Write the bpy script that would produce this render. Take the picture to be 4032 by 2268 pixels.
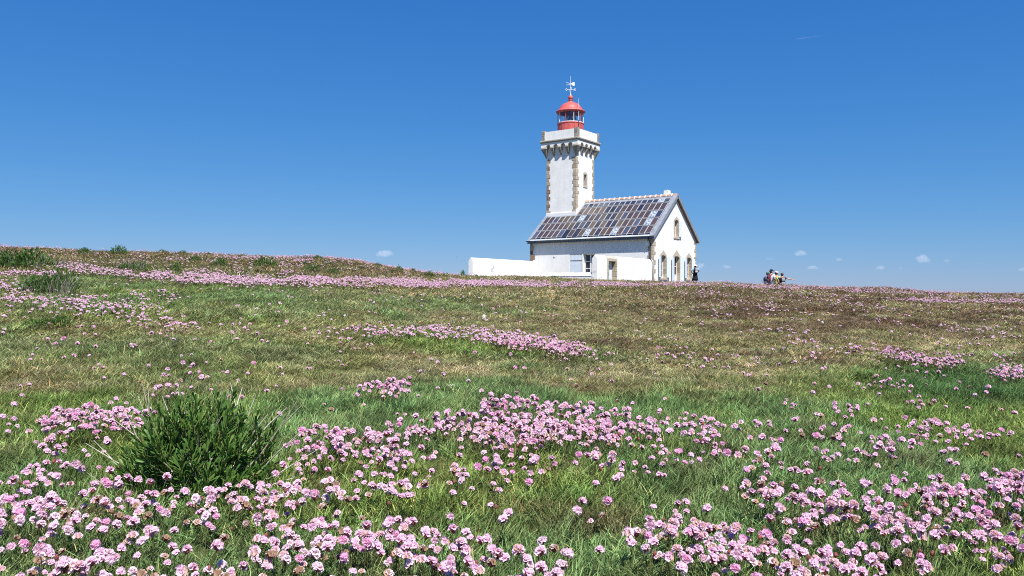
import bpy, bmesh, math, random
import numpy as np
from mathutils import Vector, Matrix, Euler
from mathutils.geometry import tessellate_polygon
random.seed(7); rng = np.random.default_rng(11)
scene = bpy.context.scene
for o in list(bpy.data.objects): bpy.data.objects.remove(o)

# ------------------------------------------------------------------ camera, sky, sun, exposure
EYE = 0.58                                   # eye height over the near turf
FPX, HORIZON, ROLL = 3172.67, 1153.6, 0.003  # focal length and horizon of the 4032 px wide photograph
PITCH = math.atan((HORIZON - 1134.0) / FPX)
cam_data = bpy.data.cameras.new('camera'); cam = bpy.data.objects.new('camera', cam_data)
scene.collection.objects.link(cam); scene.camera = cam
cam_data.sensor_width = 36.0; cam_data.lens = FPX / 4032 * 36.0
cam_data.clip_start = 0.05; cam_data.clip_end = 90000
cam.matrix_world = (Matrix.Translation((0, 0, EYE)) @ Matrix.Rotation(math.radians(90) + PITCH, 4, 'X')
                    @ Matrix.Rotation(ROLL, 4, 'Z'))
SUN_EL, SUN_AZ = math.radians(58), math.radians(290)   # azimuth counted from +X towards +Y
sun_vec = Vector((math.cos(SUN_AZ) * math.cos(SUN_EL), math.sin(SUN_AZ) * math.cos(SUN_EL), math.sin(SUN_EL)))
world = bpy.data.worlds.new('World'); scene.world = world; world.use_nodes = True
wn, wl = world.node_tree.nodes, world.node_tree.links
bg = wn['Background']; sky = wn.new('ShaderNodeTexSky'); sky.sky_type = 'NISHITA'
sky.sun_disc = False; sky.sun_elevation = SUN_EL
sky.sun_rotation = math.atan2(sun_vec.x, sun_vec.y)
sky.altitude = 0; sky.air_density = 1.0; sky.dust_density = 0.0; sky.ozone_density = 1.0
# the camera's deep-blue colour response: one smooth power curve per channel over the whole sky
sep = wn.new('ShaderNodeSeparateColor'); com = wn.new('ShaderNodeCombineColor'); wl.new(sky.outputs[0], sep.inputs[0])
for i_, (p_, a_) in enumerate(((1.235, 0.160), (0.750, 0.705), (0.458, 2.22))):
    pw_ = wn.new('ShaderNodeMath'); pw_.operation = 'POWER'; pw_.inputs[1].default_value = p_; wl.new(sep.outputs[i_], pw_.inputs[0])
    mu_ = wn.new('ShaderNodeMath'); mu_.operation = 'MULTIPLY'; mu_.inputs[1].default_value = a_; wl.new(pw_.outputs[0], mu_.inputs[0]); wl.new(mu_.outputs[0], com.inputs[i_])
wl.new(com.outputs[0], bg.inputs[0]); bg.inputs[1].default_value = 0.079
sl = bpy.data.lights.new('sun', 'SUN'); sl.energy = 4.8; sl.angle = math.radians(0.53); sl.color = (1.0, 0.955, 0.89)
sun = bpy.data.objects.new('sun', sl); scene.collection.objects.link(sun)
sun.rotation_euler = sun_vec.to_track_quat('Z', 'Y').to_euler(); sun.location = (0, 0, 60)
vs = scene.view_settings
vs.view_transform = 'Standard'; vs.look = 'None'; vs.gamma = 1.0; vs.use_curve_mapping = False; vs.exposure = 0.75
scene.render.engine = 'CYCLES'
scene.cycles.use_denoising = False; scene.cycles.pixel_filter_type = 'BLACKMAN_HARRIS'; scene.cycles.filter_width = 1.05
scene.cycles.max_bounces = 8; scene.cycles.transparent_max_bounces = 12; scene.cycles.volume_bounces = 3

# ------------------------------------------------------------------ helpers
def link(o): scene.collection.objects.link(o); return o
def tag(o, label=None, cat=None, group=None, kind=None):
    if label: o['label'] = label
    if cat: o['category'] = cat
    if group: o['group'] = group
    if kind: o['kind'] = kind
    return o
def empty(name, loc=(0, 0, 0), rz=0.0):
    o = bpy.data.objects.new(name, None); link(o); o.location = loc; o.rotation_euler = (0, 0, rz)
    o.empty_display_size = 0.1
    return o

class MB:
    """collects vertices and faces of one mesh"""
    def __init__(s): s.v = []; s.f = []; s.m = []; s.col = None
    def add(s, v, f, m=0):
        b = len(s.v); s.v += [tuple(p) for p in v]; s.f += [tuple(b + i for i in q) for q in f]; s.m += [m] * len(f); return s
    def box(s, x0, x1, y0, y1, z0, z1, m=0, bev=0.0):
        if bev > 0:
            a, b, c = bev, bev, bev
            v = []; 
            for (X, sx) in ((x0, 1), (x1, -1)):
                for (Y, sy) in ((y0, 1), (y1, -1)):
                    for (Z, sz) in ((z0, 1), (z1, -1)):
                        v += [(X, Y + sy * b, Z + sz * c), (X + sx * a, Y, Z + sz * c), (X + sx * a, Y + sy * b, Z)]
            bm = bmesh.new(); bv = [bm.verts.new(p) for p in v]
            bmesh.ops.convex_hull(bm, input=bv); bm.verts.index_update()
            idx = {vv: i for i, vv in enumerate(bm.verts)}
            vv = [tuple(p.co) for p in bm.verts]; ff = [[idx[q] for q in f.verts] for f in bm.faces]; bm.free()
            return s.add(vv, ff, m)
        v = [(x0, y0, z0), (x1, y0, z0), (x1, y1, z0), (x0, y1, z0), (x0, y0, z1), (x1, y0, z1), (x1, y1, z1), (x0, y1, z1)]
        return s.add(v, [(0, 3, 2, 1), (4, 5, 6, 7), (0, 1, 5, 4), (1, 2, 6, 5), (2, 3, 7, 6), (3, 0, 4, 7)], m)
    def prism(s, poly, fn, t0, t1, holes=(), m=0, caps=(True, True)):
        """polygon with holes extruded from t0 to t1; fn(a, b, t) gives the point"""
        loops = [list(poly)] + [list(h) for h in holes]
        tri = tessellate_polygon([[Vector((a, b, 0)) for a, b in L] for L in loops])
        flat = [p for L in loops for p in L]; n = len(flat)
        v = [fn(a, b, t0) for a, b in flat] + [fn(a, b, t1) for a, b in flat]
        f = []
        if caps[0]: f += [tuple(t) for t in tri]
        if caps[1]: f += [tuple(n + i for i in reversed(t)) for t in tri]
        k = 0
        for L in loops:
            c = len(L)
            for i in range(c):
                j = (i + 1) % c; f.append((k + i, k + j, n + k + j, n + k + i))
            k += c
        return s.add(v, f, m)
    def lathe(s, prof, seg=24, cx=0, cy=0, m=0, a0=0.0, a1=2 * math.pi):
        full = abs(a1 - a0 - 2 * math.pi) < 1e-6; k = seg if full else seg + 1
        v = []
        for r, z in prof:
            for i in range(k):
                a = a0 + (a1 - a0) * i / seg; v.append((cx + r * math.cos(a), cy + r * math.sin(a), z))
        f = []
        for j in range(len(prof) - 1):
            for i in range(seg):
                i2 = (i + 1) % k; f.append((j * k + i, j * k + i2, (j + 1) * k + i2, (j + 1) * k + i))
        return s.add(v, f, m)
    def tube(s, pts, rad, seg=6, m=0):
        pts = [Vector(p) for p in pts]; n = len(pts)
        if not hasattr(rad, '__len__'): rad = [rad] * n
        v = []; f = []
        for i, p in enumerate(pts):
            t = (pts[min(i + 1, n - 1)] - pts[max(i - 1, 0)]).normalized()
            a = t.orthogonal() if abs(t.z) > 0.9 else t.cross(Vector((0, 0, 1)))
            a.normalize(); b = t.cross(a)
            for k in range(seg):
                w = 2 * math.pi * k / seg; v.append(p + (a * math.cos(w) + b * math.sin(w)) * rad[i])
        for i in range(n - 1):
            for k in range(seg):
                k2 = (k + 1) % seg; f.append((i * seg + k, i * seg + k2, (i + 1) * seg + k2, (i + 1) * seg + k))
        f.append(tuple(reversed(range(seg)))); f.append(tuple((n - 1) * seg + k for k in range(seg)))
        return s.add(v, f, m)
    def ball(s, c, r, seg=16, rings=10, m=0):
        if not hasattr(r, '__len__'): r = (r, r, r)
        v = [(c[0], c[1], c[2] - r[2])]
        for j in range(1, rings):
            th = math.pi * j / rings - math.pi / 2
            for i in range(seg):
                a = 2 * math.pi * i / seg
                v.append((c[0] + r[0] * math.cos(th) * math.cos(a), c[1] + r[1] * math.cos(th) * math.sin(a), c[2] + r[2] * math.sin(th)))
        v.append((c[0], c[1], c[2] + r[2])); f = []
        for i in range(seg):
            f.append((0, 1 + (i + 1) % seg, 1 + i)); t = 1 + (rings - 2) * seg
            f.append((t + i, t + (i + 1) % seg, len(v) - 1))
        for j in range(rings - 2):
            for i in range(seg):
                a = 1 + j * seg; f.append((a + i, a + (i + 1) % seg, a + seg + (i + 1) % seg, a + seg + i))
        return s.add(v, f, m)
    def mesh(s, name, mats, smooth=False):
        me = bpy.data.meshes.new(name); me.from_pydata(s.v, [], s.f)
        for m in (mats if isinstance(mats, (list, tuple)) else [mats]): me.materials.append(m)
        if any(s.m): me.polygons.foreach_set('material_index', s.m)
        if s.col is not None:
            at = me.attributes.new('Col', 'FLOAT_COLOR', 'POINT')
            at.data.foreach_set('color', np.asarray(s.col, dtype=np.float32).ravel())
        if smooth: me.shade_smooth()
        me.update(); return me
    def build(s, name, mats, parent=None, smooth=False, fixn=True, loc=None):
        me = s.mesh(name, mats, smooth)
        if fixn:
            bm = bmesh.new(); bm.from_mesh(me); bmesh.ops.recalc_face_normals(bm, faces=bm.faces); bm.to_mesh(me); bm.free()
        o = bpy.data.objects.new(name, me); link(o); o.parent = parent
        if loc is not None: o.location = loc
        return o
def inst(name, me, parent=None, loc=(0, 0, 0), rot=(0, 0, 0), scl=(1, 1, 1)):
    o = bpy.data.objects.new(name, me); link(o); o.parent = parent
    o.location = loc; o.rotation_euler = rot; o.scale = scl if hasattr(scl, '__len__') else (scl,) * 3
    return o

def _hash(ix, iy, seed):
    h = (ix.astype(np.int64) * 374761393 + iy.astype(np.int64) * 668265263 + seed * 974711) & 0xffffffff
    h = ((h ^ (h >> 13)) * 1274126177) & 0xffffffff
    return ((h ^ (h >> 16)) & 0xffff) / 65535.0
def vn(x, y, seed=0):
    """value noise, 0..1"""
    x = np.asarray(x, float); y = np.asarray(y, float)
    ix = np.floor(x); iy = np.floor(y); fx = x - ix; fy = y - iy
    fx = fx * fx * (3 - 2 * fx); fy = fy * fy * (3 - 2 * fy)
    a = _hash(ix, iy, seed); b = _hash(ix + 1, iy, seed); c = _hash(ix, iy + 1, seed); d = _hash(ix + 1, iy + 1, seed)
    return (a * (1 - fx) + b * fx) * (1 - fy) + (c * (1 - fx) + d * fx) * fy
def fbm(x, y, seed=0, n=3):
    t = 0; w = 0
    for i in range(n): t = t + vn(x * 2 ** i, y * 2 ** i, seed + 17 * i) * 0.5 ** i; w += 0.5 ** i
    return t / w
def sstep(a, b, x):
    t = np.clip((np.asarray(x, float) - a) / (b - a), 0, 1); return t * t * (3 - 2 * t)

# ------------------------------------------------------------------ materials
def mat(name, col=(0.5, 0.5, 0.5), rough=0.7, spec=0.3, metal=0.0):
    m = bpy.data.materials.new(name); m.use_nodes = True
    b = m.node_tree.nodes['Principled BSDF']
    b.inputs['Base Color'].default_value = (*col, 1); b.inputs['Roughness'].default_value = rough
    b.inputs['Specular IOR Level'].default_value = spec; b.inputs['Metallic'].default_value = metal
    return m
def nodes(m): return m.node_tree.nodes, m.node_tree.links, m.node_tree.nodes['Principled BSDF']
def noisy(name, c1, c2, scale=8, detail=6, rough=0.8, bump=0.3, bdist=0.01, spec=0.2, contrast=(0.35, 0.65), rand=None, coord='Object', bscale=None):
    """two colours mixed by noise, with bump; rand = (c3, c4): a second mix by the object's own random number"""
    m = mat(name, c1, rough, spec); n, l, b = nodes(m)
    tc = n.new('ShaderNodeTexCoord'); nt = n.new('ShaderNodeTexNoise'); nt.inputs['Scale'].default_value = scale; nt.inputs['Detail'].default_value = detail
    l.new(tc.outputs[coord], nt.inputs['Vector'])
    rp = n.new('ShaderNodeValToRGB'); rp.color_ramp.elements[0].position = contrast[0]; rp.color_ramp.elements[1].position = contrast[1]
    rp.color_ramp.elements[0].color = (*c1, 1); rp.color_ramp.elements[1].color = (*c2, 1)
    l.new(nt.outputs['Fac'], rp.inputs[0]); out = rp.outputs[0]
    if rand:
        oi = n.new('ShaderNodeObjectInfo'); r2 = n.new('ShaderNodeValToRGB')
        es = r2.color_ramp.elements
        for i, c in enumerate(rand):
            e = es[i] if i < 2 else es.new(0.5)
            e.color = (*c, 1)
        for i, e in enumerate(sorted(es, key=lambda q: q.position)): pass
        k = len(rand)
        for i in range(k): es[i].position = i / (k - 1)
        for i in range(k): es[i].color = (*rand[i], 1)
        l.new(oi.outputs['Random'], r2.inputs[0])
        mx = n.new('ShaderNodeMix'); mx.data_type = 'RGBA'; mx.blend_type = 'MULTIPLY'; mx.inputs['Factor'].default_value = 1
        l.new(out, mx.inputs['A']); l.new(r2.outputs[0], mx.inputs['B']); out = mx.outputs['Result']
    l.new(out, b.inputs['Base Color'])
    if bump:
        nb = n.new('ShaderNodeTexNoise'); nb.inputs['Scale'].default_value = bscale or scale * 3; nb.inputs['Detail'].default_value = 5
        l.new(tc.outputs[coord], nb.inputs['Vector'])
        bp = n.new('ShaderNodeBump'); bp.inputs['Strength'].default_value = bump; bp.inputs['Distance'].default_value = bdist
        l.new(nb.outputs['Fac'], bp.inputs['Height']); l.new(bp.outputs[0], b.inputs['Normal'])
    return m
M = {}
M['plaster'] = noisy('plaster', (0.78, 0.775, 0.755), (0.84, 0.835, 0.82), 1.4, 6, 0.85, 0.15, 0.02, 0.15, bscale=1.3)
n, l, b = nodes(M['plaster']); tc = n.new('ShaderNodeTexCoord'); mp = n.new('ShaderNodeMapping'); mp.inputs['Scale'].default_value = (1.6, 1.6, 0.16); l.new(tc.outputs['Object'], mp.inputs[0])
nz = n.new('ShaderNodeTexNoise'); nz.inputs['Scale'].default_value = 2.2; nz.inputs['Detail'].default_value = 7; nz.inputs['Roughness'].default_value = 0.65; l.new(mp.outputs[0], nz.inputs['Vector'])
rp = n.new('ShaderNodeValToRGB'); rp.color_ramp.elements[0].position = 0.33; rp.color_ramp.elements[0].color = (0.80, 0.79, 0.77, 1); rp.color_ramp.elements[1].position = 0.56; rp.color_ramp.elements[1].color = (1, 1, 1, 1); l.new(nz.outputs['Fac'], rp.inputs[0])
mx = n.new('ShaderNodeMix'); mx.data_type = 'RGBA'; mx.blend_type = 'MULTIPLY'; mx.inputs['Factor'].default_value = 0.35; l.new(b.inputs['Base Color'].links[0].from_socket, mx.inputs['A']); l.new(rp.outputs[0], mx.inputs['B']); l.new(mx.outputs['Result'], b.inputs['Base Color'])
M['plaster_worn'] = noisy('plaster_worn', (0.46, 0.46, 0.45), (0.80, 0.795, 0.78), 2.2, 8, 0.88, 0.4, 0.02, 0.15, (0.30, 0.46), bscale=3)
M['stone'] = noisy('stone', (0.30, 0.26, 0.205), (0.42, 0.37, 0.30), 9, 8, 0.9, 0.6, 0.02, 0.1,
                   rand=((0.92, 0.84, 0.76), (1.2, 1.16, 1.1), (1.08, 1.06, 1.03), (1.35, 1.31, 1.25)))
M['stone_rust'] = noisy('stone_rust', (0.19, 0.115, 0.075), (0.33, 0.26, 0.20), 7, 8, 0.9, 0.6, 0.02, 0.1, (0.4, 0.65),
                        rand=((0.8, 0.75, 0.72), (1.15, 1.1, 1.05)))
M['stone_light'] = noisy('stone_light', (0.42, 0.375, 0.31), (0.52, 0.47, 0.40), 10, 8, 0.9, 0.5, 0.01, 0.1)
M['stone_grey'] = noisy('stone_grey', (0.20, 0.185, 0.16), (0.36, 0.335, 0.29), 6, 8, 0.9, 0.6, 0.02, 0.1)
M['zinc'] = noisy('zinc', (0.19, 0.21, 0.24), (0.27, 0.29, 0.325), 3, 5, 0.45, 0.1, 0.01, 0.5)
M['zinc_light'] = noisy('zinc_light', (0.40, 0.44, 0.48), (0.52, 0.56, 0.60), 4, 4, 0.4, 0.05, 0.01, 0.5)
M['gutter'] = noisy('gutter', (0.075, 0.10, 0.145), (0.11, 0.14, 0.19), 4, 4, 0.45, 0.0, 0, 0.5)
M['dark_metal'] = mat('dark_metal', (0.03, 0.033, 0.04), 0.5, 0.5)
M['timber'] = noisy('timber', (0.13, 0.095, 0.07), (0.22, 0.17, 0.13), 12, 5, 0.8, 0.3, 0.005)
M['blue_paint'] = noisy('blue_paint', (0.60, 0.68, 0.76), (0.68, 0.75, 0.81), 5, 6, 0.6, 0.2, 0.004, 0.3)
M['white_paint'] = mat('white_paint', (0.78, 0.78, 0.77), 0.5, 0.4)
M['red_paint'] = noisy('red_paint', (0.47, 0.075, 0.068), (0.56, 0.125, 0.11), 5, 5, 0.5, 0.05, 0.01, 0.4)
M['terracotta'] = noisy('terracotta', (0.42, 0.235, 0.17), (0.52, 0.34, 0.27), 8, 5, 0.85, 0.3, 0.01, 0.1)
M['mortar'] = mat('mortar', (0.74, 0.72, 0.69), 0.9, 0.1)
M['lens'] = mat('lens', (0.10, 0.11, 0.12), 0.15, 0.8)
M['lamp_rim'] = mat('lamp_rim', (0.45, 0.46, 0.47), 0.3, 0.5, 0.6)
# window glass: dark reflective
M['window_glass'] = mat('window_glass', (0.012, 0.016, 0.022), 0.06, 0.6)
g = bpy.data.materials.new('lantern_glass'); g.use_nodes = True; n, l, b = nodes(g)
tr = n.new('ShaderNodeBsdfTransparent'); tr.inputs[0].default_value = (0.93, 0.95, 0.96, 1); gl = n.new('ShaderNodeBsdfGlossy'); gl.inputs['Roughness'].default_value = 0.03
mx = n.new('ShaderNodeMixShader'); mx.inputs[0].default_value = 0.09; l.new(tr.outputs[0], mx.inputs[1]); l.new(gl.outputs[0], mx.inputs[2])
l.new(mx.outputs[0], n['Material Output'].inputs[0]); M['lantern_glass'] = g

def panel_mat(name, base, line, ns):
    """solar glass: dark cells with thin printed conductor lines, a few smears"""
    m = mat(name, base, 0.16, 0.5); n, l, b = nodes(m)
    tc = n.new('ShaderNodeTexCoord'); sp = n.new('ShaderNodeSeparateXYZ'); l.new(tc.outputs['Object'], sp.inputs[0])
    outs = []
    for ax, per, wid in ((0, 0.118, 0.022), (1, 0.098, 0.010)):
        md = n.new('ShaderNodeMath'); md.operation = 'PINGPONG'; md.inputs[1].default_value = per / 2; l.new(sp.outputs[ax], md.inputs[0])
        lt = n.new('ShaderNodeMath'); lt.operation = 'LESS_THAN'; lt.inputs[1].default_value = wid / 2; l.new(md.outputs[0], lt.inputs[0]); outs.append(lt)
    mx = n.new('ShaderNodeMath'); mx.operation = 'MAXIMUM'; l.new(outs[0].outputs[0], mx.inputs[0]); l.new(outs[1].outputs[0], mx.inputs[1])
    sc_ = n.new('ShaderNodeMath'); sc_.operation = 'MULTIPLY'; sc_.inputs[1].default_value = ns; l.new(mx.outputs[0], sc_.inputs[0])
    oi = n.new('ShaderNodeObjectInfo'); hs = n.new('ShaderNodeHueSaturation'); hs.inputs['Color'].default_value = (*base, 1)
    mr = n.new('ShaderNodeMapRange'); mr.inputs['To Min'].default_value = 0.65; mr.inputs['To Max'].default_value = 1.45
    l.new(oi.outputs['Random'], mr.inputs[0]); l.new(mr.outputs[0], hs.inputs['Value'])
    mc = n.new('ShaderNodeMix'); mc.data_type = 'RGBA'; l.new(sc_.outputs[0], mc.inputs['Factor']); l.new(hs.outputs[0], mc.inputs['A']); mc.inputs['B'].default_value = (*line, 1)
    l.new(mc.outputs['Result'], b.inputs['Base Color'])
    return m
M['cell_brown'] = panel_mat('cell_brown', (0.040, 0.026, 0.026), (0.17, 0.13, 0.12), 0.75)
M['cell_grey'] = panel_mat('cell_grey', (0.062, 0.046, 0.038), (0.17, 0.14, 0.12), 0.6)
M['cell_blue'] = panel_mat('cell_blue', (0.020, 0.024, 0.045), (0.08, 0.09, 0.12), 0.35)
M['cell_lilac'] = panel_mat('cell_lilac', (0.035, 0.042, 0.072), (0.17, 0.19, 0.24), 0.6)
m = noisy('cell_pale', (0.06, 0.11, 0.19), (0.42, 0.47, 0.51), 4.5, 4, 0.25, 0, 0, 0.5, (0.38, 0.58)); M['cell_pale'] = m
M['panel_frame'] = mat('panel_frame', (0.42, 0.42, 0.43), 0.4, 0.5, 0.1)
M['panel_frame_dark'] = mat('panel_frame_dark', (0.05, 0.06, 0.085), 0.4, 0.5)

# foliage: colour given per instance (tint) or per vertex (Col)
def leafmat(name, instancer=True, transl=0.35, rough=0.55, spec=0.25, vary=0.5, attr='tint'):
    m = mat(name, (0.1, 0.15, 0.05), rough, spec); n, l, b = nodes(m)
    col = None
    a = n.new('ShaderNodeAttribute'); a.attribute_name = 'Col'; a.attribute_type = 'GEOMETRY'; col = a.outputs['Color']
    if instancer:
        t = n.new('ShaderNodeAttribute'); t.attribute_name = attr; t.attribute_type = 'INSTANCER'
        mm = n.new('ShaderNodeMix'); mm.data_type = 'RGBA'; mm.blend_type = 'MULTIPLY'; mm.inputs['Factor'].default_value = 1
        l.new(col, mm.inputs['A']); l.new(t.outputs['Color'], mm.inputs['B']); col = mm.outputs['Result']
    l.new(col, b.inputs['Base Color'])
    tr = n.new('ShaderNodeBsdfTranslucent'); l.new(col, tr.inputs['Color'])
    mx = n.new('ShaderNodeMixShader'); mx.inputs[0].default_value = transl
    l.new(b.outputs[0], mx.inputs[1]); l.new(tr.outputs[0], mx.inputs[2]); l.new(mx.outputs[0], n['Material Output'].inputs[0])
    return m
M['grass'] = leafmat('grass', True, 0.22, 0.6, 0.10)
M['petal'] = leafmat('petal', True, 0.37, 0.6, 0.10)
M['petal_single'] = leafmat('petal_single', False, 0.37, 0.6, 0.10)
M['leaf'] = leafmat('leaf', False, 0.22, 0.42, 0.35)
M['twig'] = noisy('twig', (0.22, 0.18, 0.15), (0.48, 0.43, 0.38), 40, 4, 0.85, 0.3, 0.001)
M['twig_pale'] = noisy('twig_pale', (0.40, 0.36, 0.30), (0.62, 0.57, 0.50), 40, 4, 0.85, 0.3, 0.001)
M['white_stone'] = noisy('white_stone', (0.42, 0.38, 0.32), (0.60, 0.57, 0.51), 30, 6, 0.9, 0.5, 0.004)

# ------------------------------------------------------------------ terrain shape
SIL = np.array([(-900, 955), (0, 970), (313, 987), (620, 996), (939, 1002), (1252, 1017), (1409, 1029), (1565, 1056), (1722, 1077), (1847, 1083), (2097, 1091),
                (2504, 1106), (2770, 1113), (2974, 1121), (3287, 1129), (3522, 1137), (3620, 1147), (3756, 1153), (4032, 1157), (5000, 1172)], float)
def img2ut(X, Y):
    a = np.asarray(X, float) - 2016; b = HORIZON - np.asarray(Y, float); c, s = math.cos(ROLL), math.sin(ROLL)
    return (c * a - s * b) / FPX, (c * b + s * a) / FPX
def world2img(x, y, z):
    px = x / y * FPX; py = (z - EYE) / y * FPX; c, s = math.cos(ROLL), math.sin(ROLL)
    return 2016 + c * px + s * py, HORIZON - (c * py - s * px)
_su, _st = img2ut(SIL[:, 0], SIL[:, 1]); _st = _st - 0.0024
def crest_s(d):
    s = (np.asarray(d, float) - 2.0) / 15.0
    s = np.where(s < 0.12, np.where(s < -0.12, 0, (s + 0.12) ** 2 / 0.48), s)      # soft start
    return s - 1.43 * np.maximum(0, s - 0.75) ** 2
_dd = np.linspace(4, 21, 200); _Ss = crest_s(_dd)
_ug = np.linspace(-0.95, 0.95, 96); _tg = np.interp(_ug, _su, _st)
def _solve(t):
    lo, hi = 0.05, 3.0
    for _ in range(40):
        m_ = (lo + hi) / 2
        if np.max((-0.58 + m_ * _Ss) / _dd) < t: lo = m_
        else: hi = m_
    return lo
_Rg = np.array([_solve(t) for t in _tg])
PHI = 0.626; HX, HY = 11.248, 64.0; HL, HW = 12.26, 9.2
E1 = np.array([math.cos(PHI), -math.sin(PHI)]); E2 = np.array([math.sin(PHI), math.cos(PHI)])
PAD = 0.85 + EYE
def terr(x, y, fine=True):
    x = np.asarray(x, float); y = np.asarray(y, float)
    d = np.maximum(y, 0.3); u = np.clip(x / np.maximum(d, 2.0), -0.95, 0.95)
    R = np.interp(u, _ug, _Rg)
    dq = np.minimum(d, 21.0)
    z = R * crest_s(dq)
    # behind the crest: a dip, then the flat pad of the lighthouse
    lx = (x - HX) * E1[0] + (y - HY) * E1[1]; ly = (x - HX) * E2[0] + (y - HY) * E2[1]
    ox = np.maximum(np.maximum(-14 - lx, lx - 3.5), 0); oy = np.maximum(np.maximum(-11 - ly, ly - 12), 0)
    pad = 1 - sstep(0.5, 10.0, np.hypot(ox, oy))
    rr = np.hypot(x, np.maximum(y - 40, 0))
    far = 0.30 + (PAD - 0.30) * pad - 30.0 * sstep(95, 230, np.hypot(x, y)) 
    z = z * (1 - sstep(18.5, 34.0, y)) + far * sstep(18.5, 34.0, y)
    if fine:
        w = sstep(1.2, 3.0, d) * (1 - 0.8 * sstep(22, 45, y))
        z = z + (fbm(x * 1.3, y * 1.3, 3) - 0.5) * 0.10 * w + (fbm(x * 5, y * 5, 5) - 0.5) * 0.035 * (1 - sstep(22, 40, y))
    return z
def img2ground(X, Y, dmax=19.0):
    """first place where the line of sight through a photo pixel meets the turf"""
    u, t = img2ut(X, Y); d = np.linspace(1.0, dmax, 720); z = terr(u * d, d); q = EYE + t * d
    k = np.nonzero(z >= q)[0]; k = k[0] if len(k) else int(np.argmin(q - z))
    return float(u * d[k]), float(d[k])

# ------------------------------------------------------------------ colour zones of the turf
def ell(X, Y, cx, cy, rx, ry, rot=0, soft=0.35):
    a = math.radians(rot); dx = X - cx; dy = Y - cy
    p = (dx * math.cos(a) + dy * math.sin(a)) / rx; q = (-dx * math.sin(a) + dy * math.cos(a)) / ry
    return 1 - sstep(1 - soft, 1 + soft, np.hypot(p, q))
C_GREEN = np.array([0.160, 0.240, 0.062]); C_BLUEG = np.array([0.140, 0.230, 0.082]); C_OLIVE = np.array([0.228, 0.232, 0.100])
C_STRAW = np.array([0.30, 0.27, 0.155]); C_BROWN = np.array([0.125, 0.088, 0.056]); C_DGREEN = np.array([0.060, 0.125, 0.040])
def zones(x, y, X, Y):
    n1 = fbm(x * 0.9, y * 0.9, 21); n2 = fbm(x * 2.6, y * 2.6, 22); n3 = fbm(x * 6, y * 6, 23)
    yy = Y + (n2 - 0.5) * 170
    green = sstep(1490, 1590, yy)
    green = np.maximum(green, 0.85 * ell(X, Y, 650, 1170, 760, 120, 3, 0.5) * sstep(0.3, 0.6, n2 + 0.12))
    green = np.maximum(green, 0.55 * ell(X, Y, 500, 1330, 1100, 250, 0, 0.5) * sstep(0.35, 0.6, n1 + 0.08))
    green = np.maximum(green, 0.9 * ell(X, Y, 1900, 1365, 520, 45, 5, 0.5))
    green = np.maximum(green, 0.8 * ell(X, Y, 3600, 1540, 520, 110, 0, 0.4))
    green = np.maximum(green, 0.7 * sstep(0.60, 0.72, n1) * sstep(1120, 1200, Y))
    dg = ell(X, Y, 3800, 1520, 400, 85, 4, 0.5) * 0.9
    brown = 0.85 * ell(X, Y, 3450, 1215, 1050, 115, 0, 0.5) * sstep(0.30, 0.58, n2 + 0.05)
    brown = np.maximum(brown, 0.7 * sstep(0.60, 0.72, n2) * (1 - green) * (0.35 + 0.65 * sstep(1500, 2800, X)))
    brown = np.maximum(brown, 0.40 * (Y < 1092) * (X < 2300))
    brown = np.maximum(brown, 0.7 * sstep(0.70, 0.80, n3) * sstep(1500, 1700, Y))
    for e_ in ((3120, 2130, 170, 40, 0.9), (3450, 2240, 350, 40, 0.85), (2330, 2085, 190, 45, 0.55), (3560, 1830, 110, 25, 0.5), (2780, 1860, 90, 25, 0.4)): brown = np.maximum(brown, e_[4] * ell(X, Y, e_[0], e_[1], e_[2], e_[3], 0, 0.5) * sstep(0.3, 0.55, n3))
    straw = sstep(0.42, 0.68, n3) * 0.75
    c = C_OLIVE[None] * (1 - straw[:, None]) + C_STRAW[None] * straw[:, None]
    mixb = sstep(0.4, 0.6, n1)[:, None]; gcol = C_GREEN[None] * (1 - mixb) + C_BLUEG[None] * mixb
    gcol = gcol * (1 - 0.25 * straw[:, None]) + C_OLIVE[None] * 0.25 * straw[:, None]
    c = c * (1 - green[:, None]) + gcol * green[:, None]
    c = c * (1 - brown[:, None]) + C_BROWN[None] * brown[:, None]
    c = c * (1 - dg[:, None]) + C_DGREEN[None] * dg[:, None]
    return c, green, brown

# ground sheet
def axis(a, b, fine, far_lo, far_hi, k):
    core = np.arange(a, b + fine / 2, fine)
    lo = a - np.geomspace(fine * 2, a - far_lo, k) if far_lo < a else np.array([])
    hi = b + np.geomspace(fine * 2, far_hi - b, k)
    return np.concatenate([lo[::-1], core, hi])
gx = axis(-14.5, 14.5, 0.10, -300, 300, 46); gy = axis(-4, 21.5, 0.10, -60, 330, 60)
GX, GY = np.meshgrid(gx, gy); P = np.stack([GX.ravel(), GY.ravel()], 1)
Z = terr(P[:, 0], P[:, 1])
co = np.column_stack([P, Z]); nx, ny = len(gx), len(gy)
ii = (np.arange(ny - 1)[:, None] * nx + np.arange(nx - 1)[None]).ravel()
faces = np.stack([ii, ii + 1, ii + nx + 1, ii + nx], 1)
me = bpy.data.meshes.new('ground'); me.from_pydata(co.tolist(), [], faces.tolist()); me.shade_smooth()
yy = np.maximum(P[:, 1], 1.0); IX, IY = world2img(P[:, 0], yy, Z)
zc, zg, zb = zones(P[:, 0], P[:, 1], IX, IY)
gc = np.ones((len(P), 4), np.float32); gc[:, :3] = zc * 0.45 + np.array([0.030, 0.021, 0.012])
me.attributes.new('Col', 'FLOAT_COLOR', 'POINT').data.foreach_set('color', gc.ravel())
gm = mat('turf_soil', (0.1, 0.1, 0.05), 0.95, 0.1); n, l, b = nodes(gm)
at = n.new('ShaderNodeAttribute'); at.attribute_name = 'Col'
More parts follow.
